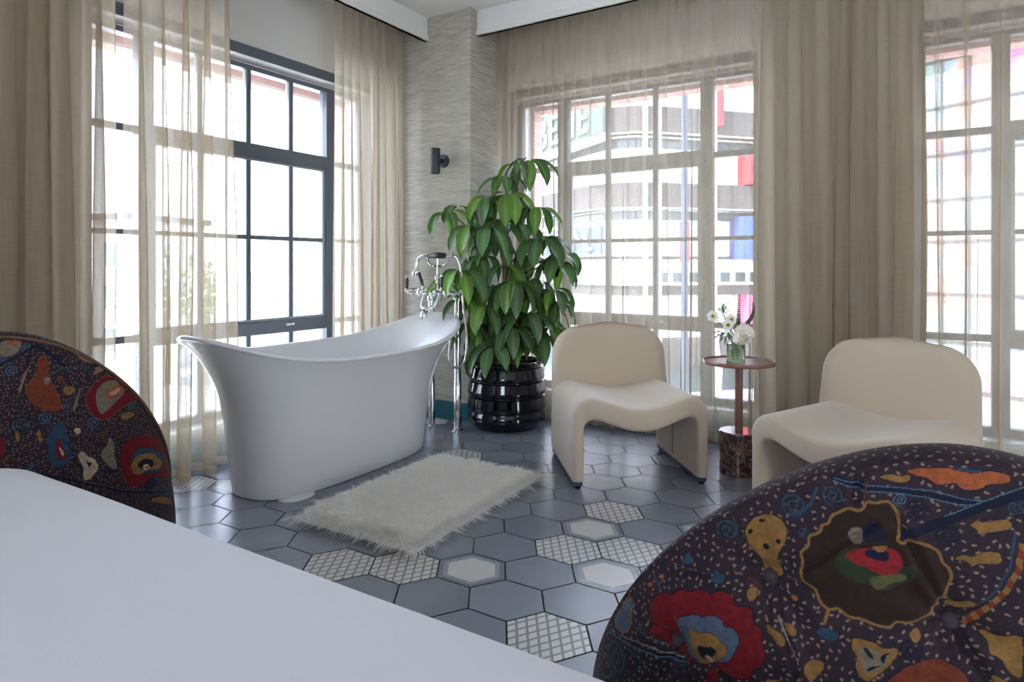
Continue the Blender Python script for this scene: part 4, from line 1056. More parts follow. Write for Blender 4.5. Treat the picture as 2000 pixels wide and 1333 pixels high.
PAT_L = dict(poly=[
('red','gold',1.2,'1858,6809 2011,7040 2337,7290 2649,7159 2855,6949 2908,6892 2800,6925 3184,6578 3299,6438 3094,6406 2800,6323 2523,6127 2278,6009 2056,6130 1920,6354 1827,6607'),
('greyc','',0,'2086,6863 2337,7116 2663,7112 2746,6931 2922,6734 2635,6522 2366,6279 2205,6180 2101,6442'),
('orange','',0,'2322,6832 2579,6957 2841,6915 2787,6711 2551,6578 2351,6619'),
('cream','',0,'2394,6741 2663,6880 2787,6841 2593,6676'),
('red','',0,'2649,4995 2882,5364 3375,5379 3970,5183 4326,4824 4594,3900 4094,3920 3571,4129 3261,3867 2895,3975 2718,4372'),
('blue','',0,'2949,4737 3094,5015 3461,4999 4050,4715 4293,4370 4128,4133 3571,4171 3171,4293'),
('gold','',0,'2949,4610 3133,4828 3449,4824 3739,4754 4016,4489 4161,4305 3890,4206 3474,4329 3159,4226 2988,4345'),
('black','',0,'3133,4567 3337,4682 3668,4588 3774,4382 3474,4329 3261,4390'),
('cream','',0,'3324,4502 3486,4503 3583,4341 3412,4310 3312,4379'),
('red','',0,'3424,4430 3511,4409 3498,4350 3424,4372'),
('rust','orange',1,'804,7892 962,7957 1065,7705 1014,7472 1200,6978 1333,6486 1065,6446 714,6658 549,7028 623,7289 822,7534'),
('greyc','',0,'945,7379 1048,7382 1082,7235 979,7173 927,7287'),
('tan','',0,'1624,7966 1858,7815 2146,7603 2041,7648 1812,7718 1671,7881'),
('greyc','',0,'56,8359 235,8406 492,8366 454,8115 235,7968 56,8020'),
('orange','',0,'192,8391 337,8393 435,8337 356,8251 235,8287'),
('tan','',0,'1366,8109 1496,8040 1608,7975 1464,8058'),
('cream','navy',0.8,'1640,5253 1765,5277 1858,5090 2026,5015 2116,4740 1996,4560 1889,4439 1750,4489 1765,4816 1656,5061'),
('black','',0,'1812,5018 1904,4906 1965,4970 1920,4845 1920,4681 1874,4846'),
('greyc','navy',0.8,'2380,5560 2523,5364 2494,5026 2607,4570 2409,4630 2161,5021 2190,5182 2337,5310'),
('gold','',0,'2691,6092 2935,6147 3171,6075 3067,5969 2773,5924'),
('gold','',0,'3559,3412 4050,3335 4615,2997 4466,2913 3668,3280'),
('gold','',0,'1333,7077 1544,7092 1640,6968 1464,6829 1366,6892'),
('blue','',0,'962,5757 1150,6110 1350,6156 1415,5828 1512,5075 1200,4902 1014,5103'),
('red','',0,'1184,5869 1415,5183 1267,5095 1150,5320'),
('cream','',0,'1200,5556 1350,5318 1300,5200'),
('tan','',0,'696,7745 605,7590 396,6894 435,7226 567,7637'),
('greyc','',0,'1750,7074 1718,6870 1592,6375 1528,6461 1640,6763'),
('cream','',0,'1544,5928 1687,5940 1718,5815 1624,5707'),
('red','',0,'30,6046 149,5723 104,5466 30,5447'),
('gold','',0,'317,6009 376,6082 435,5837 376,5725'),
('rust','',0,'1217,7375 1317,7409 1300,7206 1217,7241'),
('tan','',0,'2026,7281 2161,7591 2366,7421 2220,7385'),
('rust','',0,'104,5426 214,5440 192,5302 104,5286'),
('gold','',0,'768,5939 857,5958 875,5641 804,5735'),
], line=[
('navy',7,'56,7801 415,8003 768,8236 1099,7982 1382,7645'),
('lblue',1,'56,7841 415,8043 768,8275'),
('blue',5,'1082,7428 1317,7562 1671,7583 1950,7515'),
('navy',6,'30,5128 641,4918 1608,4480 2718,3894 4401,3352'),
('lblue',1,'1608,4518 2718,3943 4412,3394'),
('blue',4,'3679,4046 4216,3505 4774,2847'),
('gold',1,'786,7191 696,6702'),
('gold',1,'1082,7041 1300,6537'),
('gold',1,'945,7009 1031,6768 1267,6493'),
('lblue',1,'1765,7305 1858,7138'),
('navy',4,'1512,5075 1812,4761 2649,4479'),
('crim',2.5,'1996,6707 1996,6382 2131,6103'),
('lblue',1,'1965,7577 1904,7783 1950,7750 2146,7603'),
], swirl=[
(296,7623,139,'lblue'),
(962,6302,156,'lblue'),
(435,6194,159,'lblue'),
(641,6122,118,'lblue'),
(2026,6004,162,'lblue'),
(3094,6313,142,'lblue'),
(605,8182,118,'lblue'),
(3559,3860,203,'navy'),
(1399,6555,95,'lblue'),
(104,7899,100,'lblue'),
(660,5093,79,'lblue'),
])
PALET = dict(red=(132,20,30), crim=(160,36,40), blueg=(92,108,132), navy=(20,26,54), gold=(160,118,62), black=(22,20,26), cream=(214,190,160), orange=(186,100,56), blue=(52,82,106),
             lblue=(92,130,158), brown=(52,34,26), green=(52,62,40), olive=(104,104,56), greyc=(140,130,112), rust=(136,62,34), white=(190,186,184), tan=(172,132,98))
PALET = {k: np.array(srgb(*v)[:3]) for k, v in PALET.items()}
def pts_of(s): return np.array([[float(q) for q in p.split(',')] for p in s.split()])*1e-4
def dist_seg(S, Z, P):
    d = np.full(S.shape, 9.0)
    for a, b in zip(P[:-1], P[1:]):
        ab = b-a; L2 = max(1e-12, ab@ab); t = np.clip(((S-a[0])*ab[0]+(Z-a[1])*ab[1])/L2, 0, 1)
        d = np.minimum(d, np.hypot(S-a[0]-t*ab[0], Z-a[1]-t*ab[1]))
    return d
def in_poly(S, Z, P):
    ins = np.zeros(S.shape, bool)
    for a, b in zip(P, np.roll(P, -1, 0)):
        c = (a[1] > Z) != (b[1] > Z)
        if b[1] != a[1]: ins ^= c & (S < (b[0]-a[0])*(Z-a[1])/(b[1]-a[1])+a[0])
    return ins
def hsh(i, j, k): return (np.sin(i*127.1+j*311.7+k*74.7)*43758.5453) % 1
def vnoise(x, y, k=0):
    i = np.floor(x); j = np.floor(y); u = x-i; v = y-j; u = u*u*(3-2*u); v = v*v*(3-2*v)
    return (hsh(i, j, k)*(1-u)+hsh(i+1, j, k)*u)*(1-v)+(hsh(i, j+1, k)*(1-u)+hsh(i+1, j+1, k)*u)*v
def paint(S, Z, pat, fold):
    """printed velvet: seeds on plum ground, spirals, vines and big blossoms; S along the cloth, Z up, in metres"""
    S = np.where(S > fold[0], 2*fold[0]-S, S) if fold[1] > 0 else np.where(S < fold[0], 2*fold[0]-S, S)
    S = S+.0006*(vnoise(S*140, Z*140, 1)-.5); Z = Z+.0006*(vnoise(S*140, Z*140, 2)-.5)
    C = np.empty(S.shape+(3,)); base = np.array(srgb(66, 48, 52)[:3]); b2 = np.array(srgb(44, 36, 52)[:3])
    n = (.5*vnoise(S*60, Z*60, 3)+.5*vnoise(S*420, Z*420, 13))[..., None]; C[:] = base*(1-n)+b2*n
    cell = .0086
    seed = np.zeros(S.shape, bool)
    gi = np.floor(S/cell); gj = np.floor(Z/cell)
    for di in (-1, 0, 1):
        for dj in (-1, 0, 1):
            i = gi+di; j = gj+dj; x = (i+.15+.7*hsh(i, j, 4))*cell; y = (j+.15+.7*hsh(i, j, 5))*cell; a = hsh(i, j, 6)*6.28
            dx = S-x; dy = Z-y; u = dx*np.cos(a)+dy*np.sin(a); v = -dx*np.sin(a)+dy*np.cos(a)
            seed |= ((u/.0021)**2+(v/.0011)**2 < 1) & (hsh(i, j, 7) < .85)
    C[seed] = srgb(168, 142, 124)[:3]
    for x, y, r, c in pat['swirl']:
        x, y, r = x*1e-4, y*1e-4, r*1e-4
        m0 = (np.abs(S-x) < r*1.5) & (np.abs(Z-y) < r*1.5)
        if not m0.any(): continue
        dx = S[m0]-x; dy = Z[m0]-y; rr = np.hypot(dx, dy); a = np.arctan2(dy, dx)
        t = (rr/r*2.2-a/(2*PI)) % 1
        m = (np.abs(t-.5) < .17) & (rr < r) & (rr > r*.06)
        sub = C[m0]; sub[rr < r*1.08] = sub[rr < r*1.08]*.35+b2*.65; sub[m] = PALET[c]; C[m0] = sub
    for c, wd, p in pat['line']:
        P = pts_of(p); wd = wd*.5e-3
        lo = P.min(0)-wd*2; hi = P.max(0)+wd*2; m0 = (S > lo[0]) & (S < hi[0]) & (Z > lo[1]) & (Z < hi[1])
        if not m0.any(): continue
        d = dist_seg(S[m0], Z[m0], P); sub = C[m0]; sub[d < wd] = PALET[c]
        if c == 'gold' and wd > .002:
            q = (np.floor((S[m0]+Z[m0])/.009) % 2 == 0) & (d < wd); sub[q] = PALET['rust']
        C[m0] = sub
    for c, oc, wd, p in pat['poly']:
        P = pts_of(p)
        for _ in range(2):
            Q_ = np.roll(P, -1, 0); P = np.stack([P*.78+Q_*.22, P*.22+Q_*.78], 1).reshape(-1, 2)
        e = .004; lo = P.min(0)-e; hi = P.max(0)+e
        m0 = (S > lo[0]) & (S < hi[0]) & (Z > lo[1]) & (Z < hi[1])
        if not m0.any(): continue
        s_, z_ = S[m0], Z[m0]; sub = C[m0]; ins = in_poly(s_, z_, P); d = dist_seg(s_, z_, np.vstack([P, P[:1]]))
        tone = (.78+.44*vnoise(s_*220, z_*220, 8))[:, None]
        if oc: sub[(d < wd*.6e-3) & ~ins] = PALET[oc]
        elif c in ('gold', 'blue', 'tan'): sub[(d < .0007) & ~ins] = b2
        sub[ins] = (PALET[c]*tone)[ins]
        if oc == 'gold': sub[(d < wd*.6e-3)] = PALET[oc]
        C[m0] = sub
    return C*.42*(.86+.28*vnoise(S*900, Z*900, 9))[..., None]
SHP = dict(A=.401, B=.225, H=.828, Z0=.314, n=2.248, hm=1.852, lean=.08, taper=.004)
def shell_xyz(ph, v):
    s, c = np.sin(ph), np.cos(ph)
    ex = np.sign(s)*np.abs(s)**(2/SHP['n']); ey = -np.abs(c)**(2/SHP['n'])
    h = SHP['Z0']+(SHP['H']-SHP['Z0'])*np.maximum(0, 1-np.abs(ex)**SHP['hm'])**(1/SHP['hm'])
    z = .05+(h-.05)*v; k = 1-SHP['taper']*(1-z/SHP['H']); bul = .018*np.sin(PI*np.clip(v, 0, 1))
    x = (SHP['A']+bul)*ex*k; y = (SHP['B']+bul)*ey*k-SHP['lean']*(z/SHP['H'])**2*np.abs(ey)
    return np.stack([x, y, z], -1), ex, ey
NP2, RH = 900, .012
def floral_chair(loc, rot, label, pat, fold, dense, tufts, creases, pipe):
    root = empty('floral_chair', (loc[0], loc[1], 0), math.radians(rot)); tag(root, label, 'armchair', 'floral velvet tub chairs')
    # arc length along the plan at mid height
    ph0 = np.linspace(-PI/2, PI/2, 801); mid = shell_xyz(ph0, np.full(801, .5))[0]
    al = np.concatenate([[0], np.cumsum(np.hypot(*np.diff(mid[:, :2], axis=0).T))]); al -= al[400]
    # samples: fine where the print is seen
    s0, s1, ds, z0, dz = dense
    sv = np.concatenate([np.arange(al[0], s0, .002), np.arange(s0, s1, ds), np.arange(s1, al[-1], .002), [al[-1]]])
    phv = np.interp(sv, al, ph0)
    top = SHP['H']
    vv = np.concatenate([np.arange(0, (z0-.05)/.8, .004), np.arange((z0-.05)/.8, 1, dz/.8), [1]])
    PH, VV = np.meshgrid(phv, vv, indexing='ij'); P, ex, ey = shell_xyz(PH, VV); S = np.repeat(sv[:, None], len(vv), 1); Z = P[..., 2]
    # outward normal in plan for padding and tufts
    du = np.gradient(P, axis=0); dv = np.gradient(P, axis=1); N_ = np.cross(du, dv); N_ /= np.maximum(1e-9, np.linalg.norm(N_, axis=-1, keepdims=True))
    sg = np.sign((N_*np.array([0, -1.0, 0])).sum(-1).mean()); N_ *= sg
    D = np.zeros(S.shape)
    for (a, b) in tufts:
        r = np.hypot(S-a, Z-b); D -= .017*np.exp(-(r/.022)**2)+.006*np.exp(-(r/.06)**2)
        th = np.arctan2(Z-b, S-a); D += .0022*np.sin(th*7+a*50)*np.exp(-((r-.03)/.025)**2)
    for (a, b, c_, d_) in creases:
        q = dist_seg(S, Z, np.array([[a, b], [c_, d_]])); D -= .0035*np.exp(-(q/.0028)**2); D += .0016*np.exp(-((q-.008)/.005)**2)
    P = P+N_*D[..., None]
    C = paint(S, Z+.020*VV, pat, fold)
    ni, nj = S.shape; idx = np.arange(ni*nj).reshape(ni, nj)
    quads = np.stack([idx[:-1, :-1], idx[1:, :-1], idx[1:, 1:], idx[:-1, 1:]], -1).reshape(-1, 4)
    if sg < 0: quads = quads[:, ::-1]
    def mk(name, V, Q, Cc):
        me = bpy.data.meshes.new(name); me.vertices.add(len(V)); me.vertices.foreach_set('co', np.ascontiguousarray(V, dtype=np.float32).ravel())
        me.loops.add(Q.size); me.loops.foreach_set('vertex_index', np.ascontiguousarray(Q, dtype=np.int32).ravel()); me.polygons.add(len(Q))
        me.polygons.foreach_set('loop_start', (np.arange(len(Q))*4).astype(np.int32)); me.polygons.foreach_set('loop_total', np.full(len(Q), 4, dtype=np.int32)); me.update(calc_edges=True); me.validate()
        ca = me.color_attributes.new('pattern', 'FLOAT_COLOR', 'POINT'); c4 = np.ones((len(me.vertices), 4), dtype=np.float32); c4[:, :3] = Cc.reshape(-1, 3); ca.data.foreach_set('color', c4.ravel())
        return link(name, me, M_floral, root)
    mk('outer_back', P.reshape(-1, 3), quads, C)
    # rolled top edge and inner back, coarser
    ph2 = np.interp(np.linspace(al[0], al[-1], NP2), al, ph0)
    T_ = .055; rows = []; rowS = []; 
    top_, ex, ey = shell_xyz(ph2, np.ones(NP2)); s2 = np.interp(ph2, ph0, al)
    inn = np.stack([-ex*.9, -ey, np.zeros(NP2)], -1); inn /= np.linalg.norm(inn, axis=-1, keepdims=True)
    tz = np.clip((top_[:, 2]-.314)/.3, 0, 1)
    for a in np.linspace(0, PI, 70):
        rows.append(top_+inn*(T_/2*(1-math.cos(a)))+np.stack([0*ex, 0*ex, np.full(NP2, RH*math.sin(a))], -1)-np.array([0, 0, .0]))
        rowS.append((s2, top_[:, 2]+RH*math.sin(a)+T_/2*(1-math.cos(a))*.6))
    for q in np.linspace(.01, 1, 60):
        r_ = top_+inn*(T_+.012*math.sin(PI*q)); r_[:, 2] = top_[:, 2]*(1-q)+.30*q; r_[:, 2] = np.minimum(r_[:, 2], top_[:, 2]); rows.append(r_); rowS.append((s2, r_[:, 2]-.05))
    G = np.stack(rows, 0); ni, nj = G.shape[:2]; idx = np.arange(ni*nj).reshape(ni, nj)
    Q = np.stack([idx[:-1, :-1], idx[:-1, 1:], idx[1:, 1:], idx[1:, :-1]], -1).reshape(-1, 4)
    Sg = np.stack([a for a, b in rowS]); Zg = np.stack([b for a, b in rowS])
    mk('inner_back', G.reshape(-1, 3), Q, paint(Sg, Zg+.020, pat, fold))
    # piping along the seam of outer back and rolled edge
    mb = MB(); mb.tube([tuple(p+np.array([0, 0, .001])) for p in (top_+inn*(T_ if pipe else -.002))[2:-2:6]], .0035, 8); mb.build('piping', simple('dark_piping', srgb(84, 56, 40), .7, noise=.5, nscale=60), root)
    for (a, b) in tufts:
        p_ = np.interp(a, al, ph0); v_ = .6
        for _ in range(25):
            q, _, _ = shell_xyz(np.array([p_]), np.array([v_])); v_ += (b-q[0, 2])/.7
        q = q[0]; nn = np.array([q[0]/SHP['A']**2, q[1]/SHP['B']**2, 0]); nn /= np.linalg.norm(nn); c = q-nn*.021
        MB().ball(tuple(c), .0085, 12, 8).build('tuft_button', simple('plum_button', srgb(44, 34, 44), .8), root)
    # seat cushion and drum base in front of the back
    def sup(a, b, n=2.4, m=64): return [(a*math.copysign(abs(math.cos(t))**(2/n), math.cos(t)), b*math.copysign(abs(math.sin(t))**(2/n), math.sin(t))) for t in [2*PI*k/m for k in range(m)]]
    mb = MB(); rows = []
    for k, z in ((.94, .20), (.99, .21), (1, .23), (1, .38), (.985, .405), (.95, .42), (.85, .43), (.5, .437), (.02, .44)):
        rows.append([(x*k, .04+y*k, z) for x, y in sup(.31, .20)])
    mb.grid([[r_[i] for r_ in rows] for i in range(64)], closeu=True); so = mb.build('seat_cushion', M_floral, root, weld=True)
    me = so.data; co = np.zeros(len(me.vertices)*3); me.vertices.foreach_get('co', co); co = co.reshape(-1, 3)
    ca = me.color_attributes.new('pattern', 'FLOAT_COLOR', 'POINT'); c4 = np.ones((len(co), 4), dtype=np.float32); c4[:, :3] = paint(co[:, 0]-.2*fold[1], co[:, 1]+.65, pat, fold); ca.data.foreach_set('color', c4.ravel())
    mb = MB(); P2 = [[(x*k, .0+y*k, z) for k, z in ((.02, .05), (1, .05), (1, .20), (.02, .20))] for x, y in sup(.33, .19)]; mb.grid(P2, closeu=True); mb.build('seat_base', simple('plum_velvet', srgb(50, 38, 46), .8, sheen=.2), root)
    MB().lathe([(.19, 0), (.20, .004), (.20, .014), (.03, .022), (.03, .052)], (0, .0, 0), 40).build('swivel_foot', M_black, root)
    return root
floral_chair((-.013, .971), 10.4, 'dark floral velvet tub chair with tufted back, large in the lower right corner', PAT_R, (.055, 1), (-.47, .16, .00085, .45, .00085),
             [(-.166, .685), (-.008, .680), (-.275, .575)], [(-.166, .685, -.22, .76), (-.166, .685, -.135, .60), (-.135, .60, -.115, .53), (-.166, .685, -.27, .665), (-.135, .705, -.075, .765), (-.055, .775, -.008, .68), (-.275, .575, -.36, .60), (-.085, .835, -.09, .785), (-.008, .68, .03, .62)], 1)
floral_chair((-2.15, .79), 65.9, 'dark floral velvet tub chair with piped edge at the far left, before the curtains', PAT_L, (-.01, -1), (-.03, .545, .0016, .3, .0016),
             [(.06, .60), (-.12, .62)], [(.077, .824, .06, .74), (.13, .55, .20, .46)], 0)

# ------------------------------------------------------------------ outside: street, corner building, mural wall, far roofs and trees
def CW(X, Y, z=0): p = CX*X+CY*Y; return Vector((p.x, p.y, z))
M_street = simple('pale_pavement', srgb(198, 196, 192), .9, noise=.06, nscale=.6)
tag(MB().box((-90, -40, -5.2), (90, 110, -5.0)).build('street', M_street, smooth=False), kind='structure')
M_xw = simple('white_render', srgb(236, 234, 230), .8, noise=.02, nscale=1)
M_xg = simple('grey_concrete', srgb(64, 60, 58), .85, noise=.08, nscale=1.5)
M_xgl = simple('facade_glass', srgb(66, 76, 80), .15, noise=.25, nscale=.8)
M_xred = simple('coral_panel', srgb(170, 40, 48), .7); M_xblu = simple('blue_panel', srgb(52, 74, 128), .7); M_xpink = simple('pink_panel', srgb(196, 84, 130), .7)
M_xgr = simple('sage_panel', srgb(58, 74, 66), .7, noise=.08, nscale=2); M_xdk = simple('slate_blue_panel', srgb(56, 68, 84), .7, noise=.1, nscale=2)
def extrude_plan(name, plan, z0, z1, depth, m, parent=None, off=Vector((0, 0, 0)), proud=0):
    """wall or band following a plan line (camera-side face first), given thickness away from the street"""
    mb = MB(); P = [CW(*q) for q in plan]; n = len(P); nr = []
    for i in range(n):
        d = (P[min(i+1, n-1)]-P[max(i-1, 0)]).normalized(); nr.append(Vector((-d.y, d.x, 0)))
    rows = []
    for i in range(n):
        a = P[i]-nr[i]*proud-off; b = P[i]+nr[i]*depth-off
        rows.append([(a.x, a.y, z0), (a.x, a.y, z1), (b.x, b.y, z1), (b.x, b.y, z0), (a.x, a.y, z0)])
    mb.grid(rows); mb.f += [tuple(range(3, -1, -1)), tuple((n-1)*5+k for k in range(4))]; mb.mi += [0, 0]
    return mb.build(name, m, parent, smooth=False)
def corner_building():
    plan = [(.1, 19.0), (.45, 17.8), (1.28, 15.8), (1.72, 14.75), (2.02, 14.2), (2.28, 13.92), (2.62, 13.80), (3.0, 13.86), (3.6, 14.02), (5.6, 14.56), (9.2, 15.5)]
    o = CW(3, 14.5); root = empty('corner_building', (o.x, o.y, -5)); tag(root, 'white corner building with grey curved bands across the street, behind the middle sheer curtain', 'building')
    off = Vector((o.x, o.y, -5))
    def ex(name, z0, z1, m, proud=0, depth=.3, pl=plan): return extrude_plan(name, pl, z0+5, z1+5, depth, m, root, Vector((o.x, o.y, 0)), proud)
    ex('facade_wall', -5, 7.2, M_xw, 0, 2.0)
    for z0, z1 in ((3.80, 4.35), (2.22, 2.75), (.38, .58), (-1.1, -.55), (-2.9, -2.35)): ex('parapet_band', z0, z1, M_xg, .35, 0)
    for z0, z1 in ((3.53, 3.74), (2.0, 2.18), (-1.75, -1.15)): ex('window_strip', z0, z1, M_xgl, .03, 0)
    for z in (3.77, 2.20, .60): ex('handrail', z, z+.03, M_xw, .40, -.36)
    ex('string_course', 1.15, 1.21, M_xg, .06, 0)
    # rows of small windows on the right-hand face
    def fpt(t, z, pr=0):
        a, b = Vector((3.0, 13.86)), Vector((9.2, 15.5)); p = a+(b-a)*t; return CW(p.x+.25*pr, p.y-pr, z)
    for k in range(16):
        for z0, z1 in ((.66, .86), (1.99, 2.14)):
            a = fpt(.02+k*.06, z0, .03)-off; b = fpt(.02+k*.06+.035, z1, .03)-off; c = (b-a)
            d = Vector((c.x, c.y, 0)); h = c.z; nrm = Vector((-d.y, d.x, 0)).normalized()*.06
            v = [a, a+d, a+d+nrm, a+nrm]; v += [p+Vector((0, 0, h)) for p in v]
            MB().add(v, [(0,3,2,1),(4,5,6,7),(0,1,5,4),(1,2,6,5),(2,3,7,6),(3,0,4,7)]).build('window', M_xgl, root, smooth=False)
    for X, Y in ((3.08, 13.5), (2.78, 13.45), (4.35, 13.85), (5.35, 14.1)):
        p = CW(X, Y)-off; MB().lathe([(.055, 0), (.055, 10.5)], (p.x, p.y, 0), 12).build('column', M_xw, root)
    def panel(X0, Y0, X1, Y1, z0, z1, m, name='painted_panel'): return extrude_plan(name, [(X0, Y0), (X1, Y1)], z0+5, z1+5, .05, m, root, Vector((o.x, o.y, 0)), .42)
    panel(4.30, 14.15, 4.40, 14.18, 4.0, 5.4, M_xred)
    panel(5.05, 14.36, 5.75, 14.55, 2.78, 3.48, M_xred); panel(5.14, 14.30, 5.26, 14.33, 2.80, 3.3, M_xblu)
    panel(4.85, 14.30, 5.6, 14.5, 1.15, 2.08, M_xblu); panel(5.28, 14.33, 5.36, 14.35, 1.3, 1.75, M_xw)
    panel(5.05, 14.36, 5.75, 14.55, -.35, .37, M_xpink)
    # roof sign on the left-hand face
    d = Vector((-.39, .92)); base = Vector((2.0, 14.15))
    def lf(s, pr): q = base+d*s; return (q.x-.9*pr, q.y-.38*pr)
    a, b = lf(2.62, .4), lf(-.64, .4)
    extrude_plan('sign_panel', [a, b], 3.80+5, 4.72+5, .06, M_xgr, root, Vector((o.x, o.y, 0)))
    extrude_plan('sign_panel', [a, b], 3.60+5, 3.78+5, .06, M_xw, root, Vector((o.x, o.y, 0)))
    extrude_plan('sign_panel', [lf(2.55, .4), lf(-.55, .4)], 1.25+5, 1.85+5, .06, M_xdk, root, Vector((o.x, o.y, 0)))
    extrude_plan('sign_panel', [lf(2.5, .4), lf(-.4, .4)], 2.85+5, 3.25+5, .06, simple('mauve_panel', srgb(170, 130, 160), .7), root, Vector((o.x, o.y, 0)))
    cu = bpy.data.curves.new('sign_letters', 'FONT'); cu.body = 'BENE'; cu.size = 1.02; cu.extrude = .02; cu.space_character = 1.12
    to = bpy.data.objects.new('tmp_text', cu); COL.objects.link(to); bpy.context.view_layer.update()
    me = bpy.data.meshes.new_from_object(to.evaluated_get(bpy.context.evaluated_depsgraph_get())); bpy.data.objects.remove(to)
    so = link('sign_letters', me, M_xw, root, smooth=False)
    A_ = CW(*lf(2.5, .44)); B_ = CW(*lf(-.6, .44)); dv = (B_-A_).normalized(); so.location = (A_.x-o.x, A_.y-o.y, 3.90+5); so.rotation_euler = (PI/2, 0, math.atan2(dv.y, dv.x))
    # strokes of the lower lettering
    mb = MB(); dd = dv; up = Vector((0, 0, 1)); nn = Vector((dd.y, -dd.x, 0))
    def stroke(s, z0, s2, z1, w_):
        p = A_-off+dd*s+nn*.02+up*(z0-A_.z); q = A_-off+dd*s2+nn*.02+up*(z1-A_.z); p.z = z0+5; q.z = z1+5
        mb.tube([p, q], w_, 4)
    for s in (.5, 1.15, 1.9, 2.5): stroke(s, 1.33, s, 1.77, .05)
    stroke(1.2, 1.55, 1.45, 1.77, .04); stroke(1.2, 1.55, 1.45, 1.33, .04); stroke(.35, 1.75, .7, 1.75, .04); stroke(2.0, 1.75, 2.2, 1.55, .04); stroke(2.5, 1.36, 2.75, 1.36, .04)
    mb.build('sign_strokes', M_xw, root, smooth=False)
corner_building()
def mural_mat():
    m, t, b = newmat('graffiti_mural'); N = t.nodes.new; L = t.links
    tc = N('ShaderNodeTexCoord'); n = N('ShaderNodeTexNoise'); n.inputs['Scale'].default_value = .9; n.inputs['Detail'].default_value = 3; L.new(tc.outputs['Object'], n.inputs[0])
    cr = N('ShaderNodeValToRGB'); e = cr.color_ramp.elements; e[0].position = .30; e[0].color = srgb(78, 114, 95)
    e[1].position = .74; e[1].color = srgb(160, 57, 95)
    for p, c in ((.38, srgb(114, 118, 111)), (.46, srgb(96, 111, 118)), (.52, srgb(124, 119, 113)), (.58, srgb(136, 98, 78)), (.64, srgb(96, 88, 127))): x = e.new(p); x.color = c
    L.new(n.outputs[0], cr.inputs[0])
    w_ = N('ShaderNodeTexVoronoi'); w_.feature = 'DISTANCE_TO_EDGE'; w_.inputs['Scale'].default_value = 1.6; n2 = N('ShaderNodeTexNoise'); n2.inputs['Scale'].default_value = 1.3
    L.new(tc.outputs['Object'], n2.inputs[0]); mxv = N('ShaderNodeMix'); mxv.data_type = 'RGBA'; mxv.inputs[0].default_value = .5; L.new(tc.outputs['Object'], mxv.inputs[6]); L.new(n2.outputs[1], mxv.inputs[7]); L.new(mxv.outputs[2], w_.inputs[0])
    lt = N('ShaderNodeMath'); lt.operation = 'LESS_THAN'; lt.inputs[1].default_value = .012; L.new(w_.outputs[0], lt.inputs[0])
    mx = N('ShaderNodeMix'); mx.data_type = 'RGBA'; mx.inputs[7].default_value = srgb(90, 90, 101); L.new(lt.outputs[0], mx.inputs[0]); L.new(cr.outputs[0], mx.inputs[6]); L.new(mx.outputs[2], b.inputs['Base Color'])
    b.inputs['Roughness'].default_value = .8; return m
def mural():
    a = (7.61-.57*3, 12+.9*3); b_ = (7.61+.57*7, 12-.9*7); o = CW(8.2, 11.2)
    root = empty('mural_wall', (o.x, o.y, -5)); tag(root, 'tall panelled wall painted with pastel graffiti, outside the rightmost window', 'wall'); O = Vector((o.x, o.y, 0))
    extrude_plan('painted_face', [a, b_], 0, 10.5, .4, mural_mat(), root, O)
    for z in (4.72, 3.88, 3.02, 2.2, 1.45, .5, -.35, -1.2, -2.1): extrude_plan('panel_joint', [a, b_], z+5-.02, z+5+.02, .01, M_xg, root, O, .03)
    extrude_plan('ledge', [a, b_], 4.75+5, 4.98+5, .01, simple('teal_ledge', srgb(110, 150, 155), .7), root, O, .18)
    mb = MB(); A_ = CW(*a)-O; B_ = CW(*b_)-O; dv = (B_-A_); nn = Vector((dv.y, -dv.x, 0)).normalized()
    for k in range(1, 24): p = A_+dv*(k/24)+nn*.03; mb.tube([(p.x, p.y, .1), (p.x, p.y, 9.7)], .018, 4)
    mb.build('vertical_joint', M_xg, root, smooth=False)
mural()
def lamp_post(X, Y):
    p = CW(X, Y); root = empty('street_lamp', (p.x, p.y, -5)); tag(root, 'white street lamp with round globe, seen through the curtain beside the side table', 'street lamp')
    MB().lathe([(.16, 0), (.16, .3), (.09, .5), (.06, .8), (.05, 4.0), (.08, 4.1), (.1, 4.4), (.05, 4.75), (.04, 4.95)], (0, 0, 0), 16).build('post', M_xw, root)
    MB().ball((0, 0, 5.07), .085, 14, 10).build('globe', M_xw, root)
lamp_post(3.13, 9.9)
def banner_pole(X, Y):
    p = CW(X, Y); root = empty('banner_pole', (p.x, p.y, -5)); tag(root, 'slim blue-grey street pole carrying a small red banner, left of the wide mullion', 'pole')
    MB().lathe([(.1, 0), (.05, .4), (.036, 9.6)], (0, 0, 0), 12).build('pole', M_xdk, root)
    q = CX*.0; MB().box((-.055, -.012, 6.05), (.055, .012, 6.55)).build('banner', M_xred, root, smooth=False)
banner_pole(2.14, 8.0)
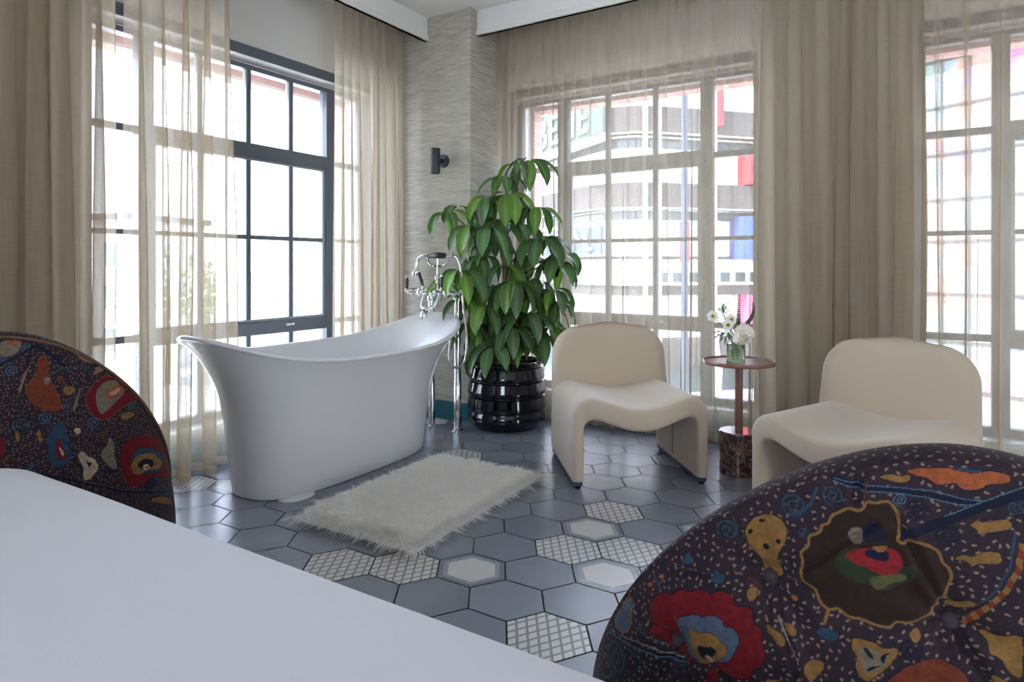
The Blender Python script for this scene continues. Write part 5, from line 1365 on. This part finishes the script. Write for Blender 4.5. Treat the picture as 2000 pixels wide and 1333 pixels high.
def far_house(X, Y, wd, top, label, m, rz=.5):
    p = CW(X, Y); root = empty('distant_house', (p.x, p.y, -5), rz); tag(root, label, 'building')
    MB().box((-wd/2, -3, 0), (wd/2, 3, top+5)).build('wall', m, root, smooth=False)
    MB().box((-wd/2-.3, -3.3, top+5), (wd/2+.3, 3.3, top+5.35)).build('roof', M_xg, root, smooth=False)
    for k in range(4):
        for z in (1.2, 3.6, 6.0):
            if z+1.4 < top+5: MB().box((-wd/2+wd*(k+.3)/4, -3.04, z), (-wd/2+wd*(k+.62)/4, -2.99, z+1.3)).build('window', M_xgl, root, smooth=False)
far_house(-25, 40, 9, 3.6, 'pale distant house with flat grey roof, seen in the gap between the left curtains', M_xw, .3)
far_house(-12.5, 62, 7, .6, 'lower distant house behind the left sheer curtain', M_xw, .6)
far_house(-16, 75, 14, -1.0, 'long low distant building behind the uncovered window panes', M_xw, .5)
def far_tree(X, Y, h, r, label, seed):
    p = CW(X, Y); root = empty('distant_tree', (p.x, p.y, -5)); tag(root, label, 'tree', 'trees beyond the left window'); rr = random.Random(seed); mb = MB()
    for k in range(900):
        a = rr.uniform(0, 2*PI); e = rr.gauss(0, .5); q = r*rr.uniform(.5, 1)**.5
        c = Vector((q*math.cos(a)*math.cos(e), q*math.sin(a)*math.cos(e), h*.68+q*math.sin(e)*1.1)); d = Vector((rr.gauss(0, 1), rr.gauss(0, 1), rr.gauss(0, 1))).normalized()*.22; s_ = d.orthogonal().normalized()*.12
        mb.add([c-d, c+s_, c+d, c-s_], [(0, 1, 2, 3)])
    mb.build('crown', M_tree, root, smooth=False); MB().tube([(0, 0, 0), (.1, 0, h*.4), (0, 0, h*.7)], [.25, .18, .08], 8).build('trunk', M_stem, root)
M_tree = simple('pale_foliage', srgb(170, 180, 150), .9, noise=.15, nscale=1)
far_tree(-11.2, 33, 6.5, 2.4, 'pale leafy tree low behind the middle uncovered panes', 1); far_tree(-8.2, 26, 6.0, 1.6, 'pale leafy tree low behind the right-hand uncovered panes', 2)
far_tree(-17.5, 33, 6.3, 2.6, 'pale leafy tree behind the left half of the left window, by the tub end', 3)
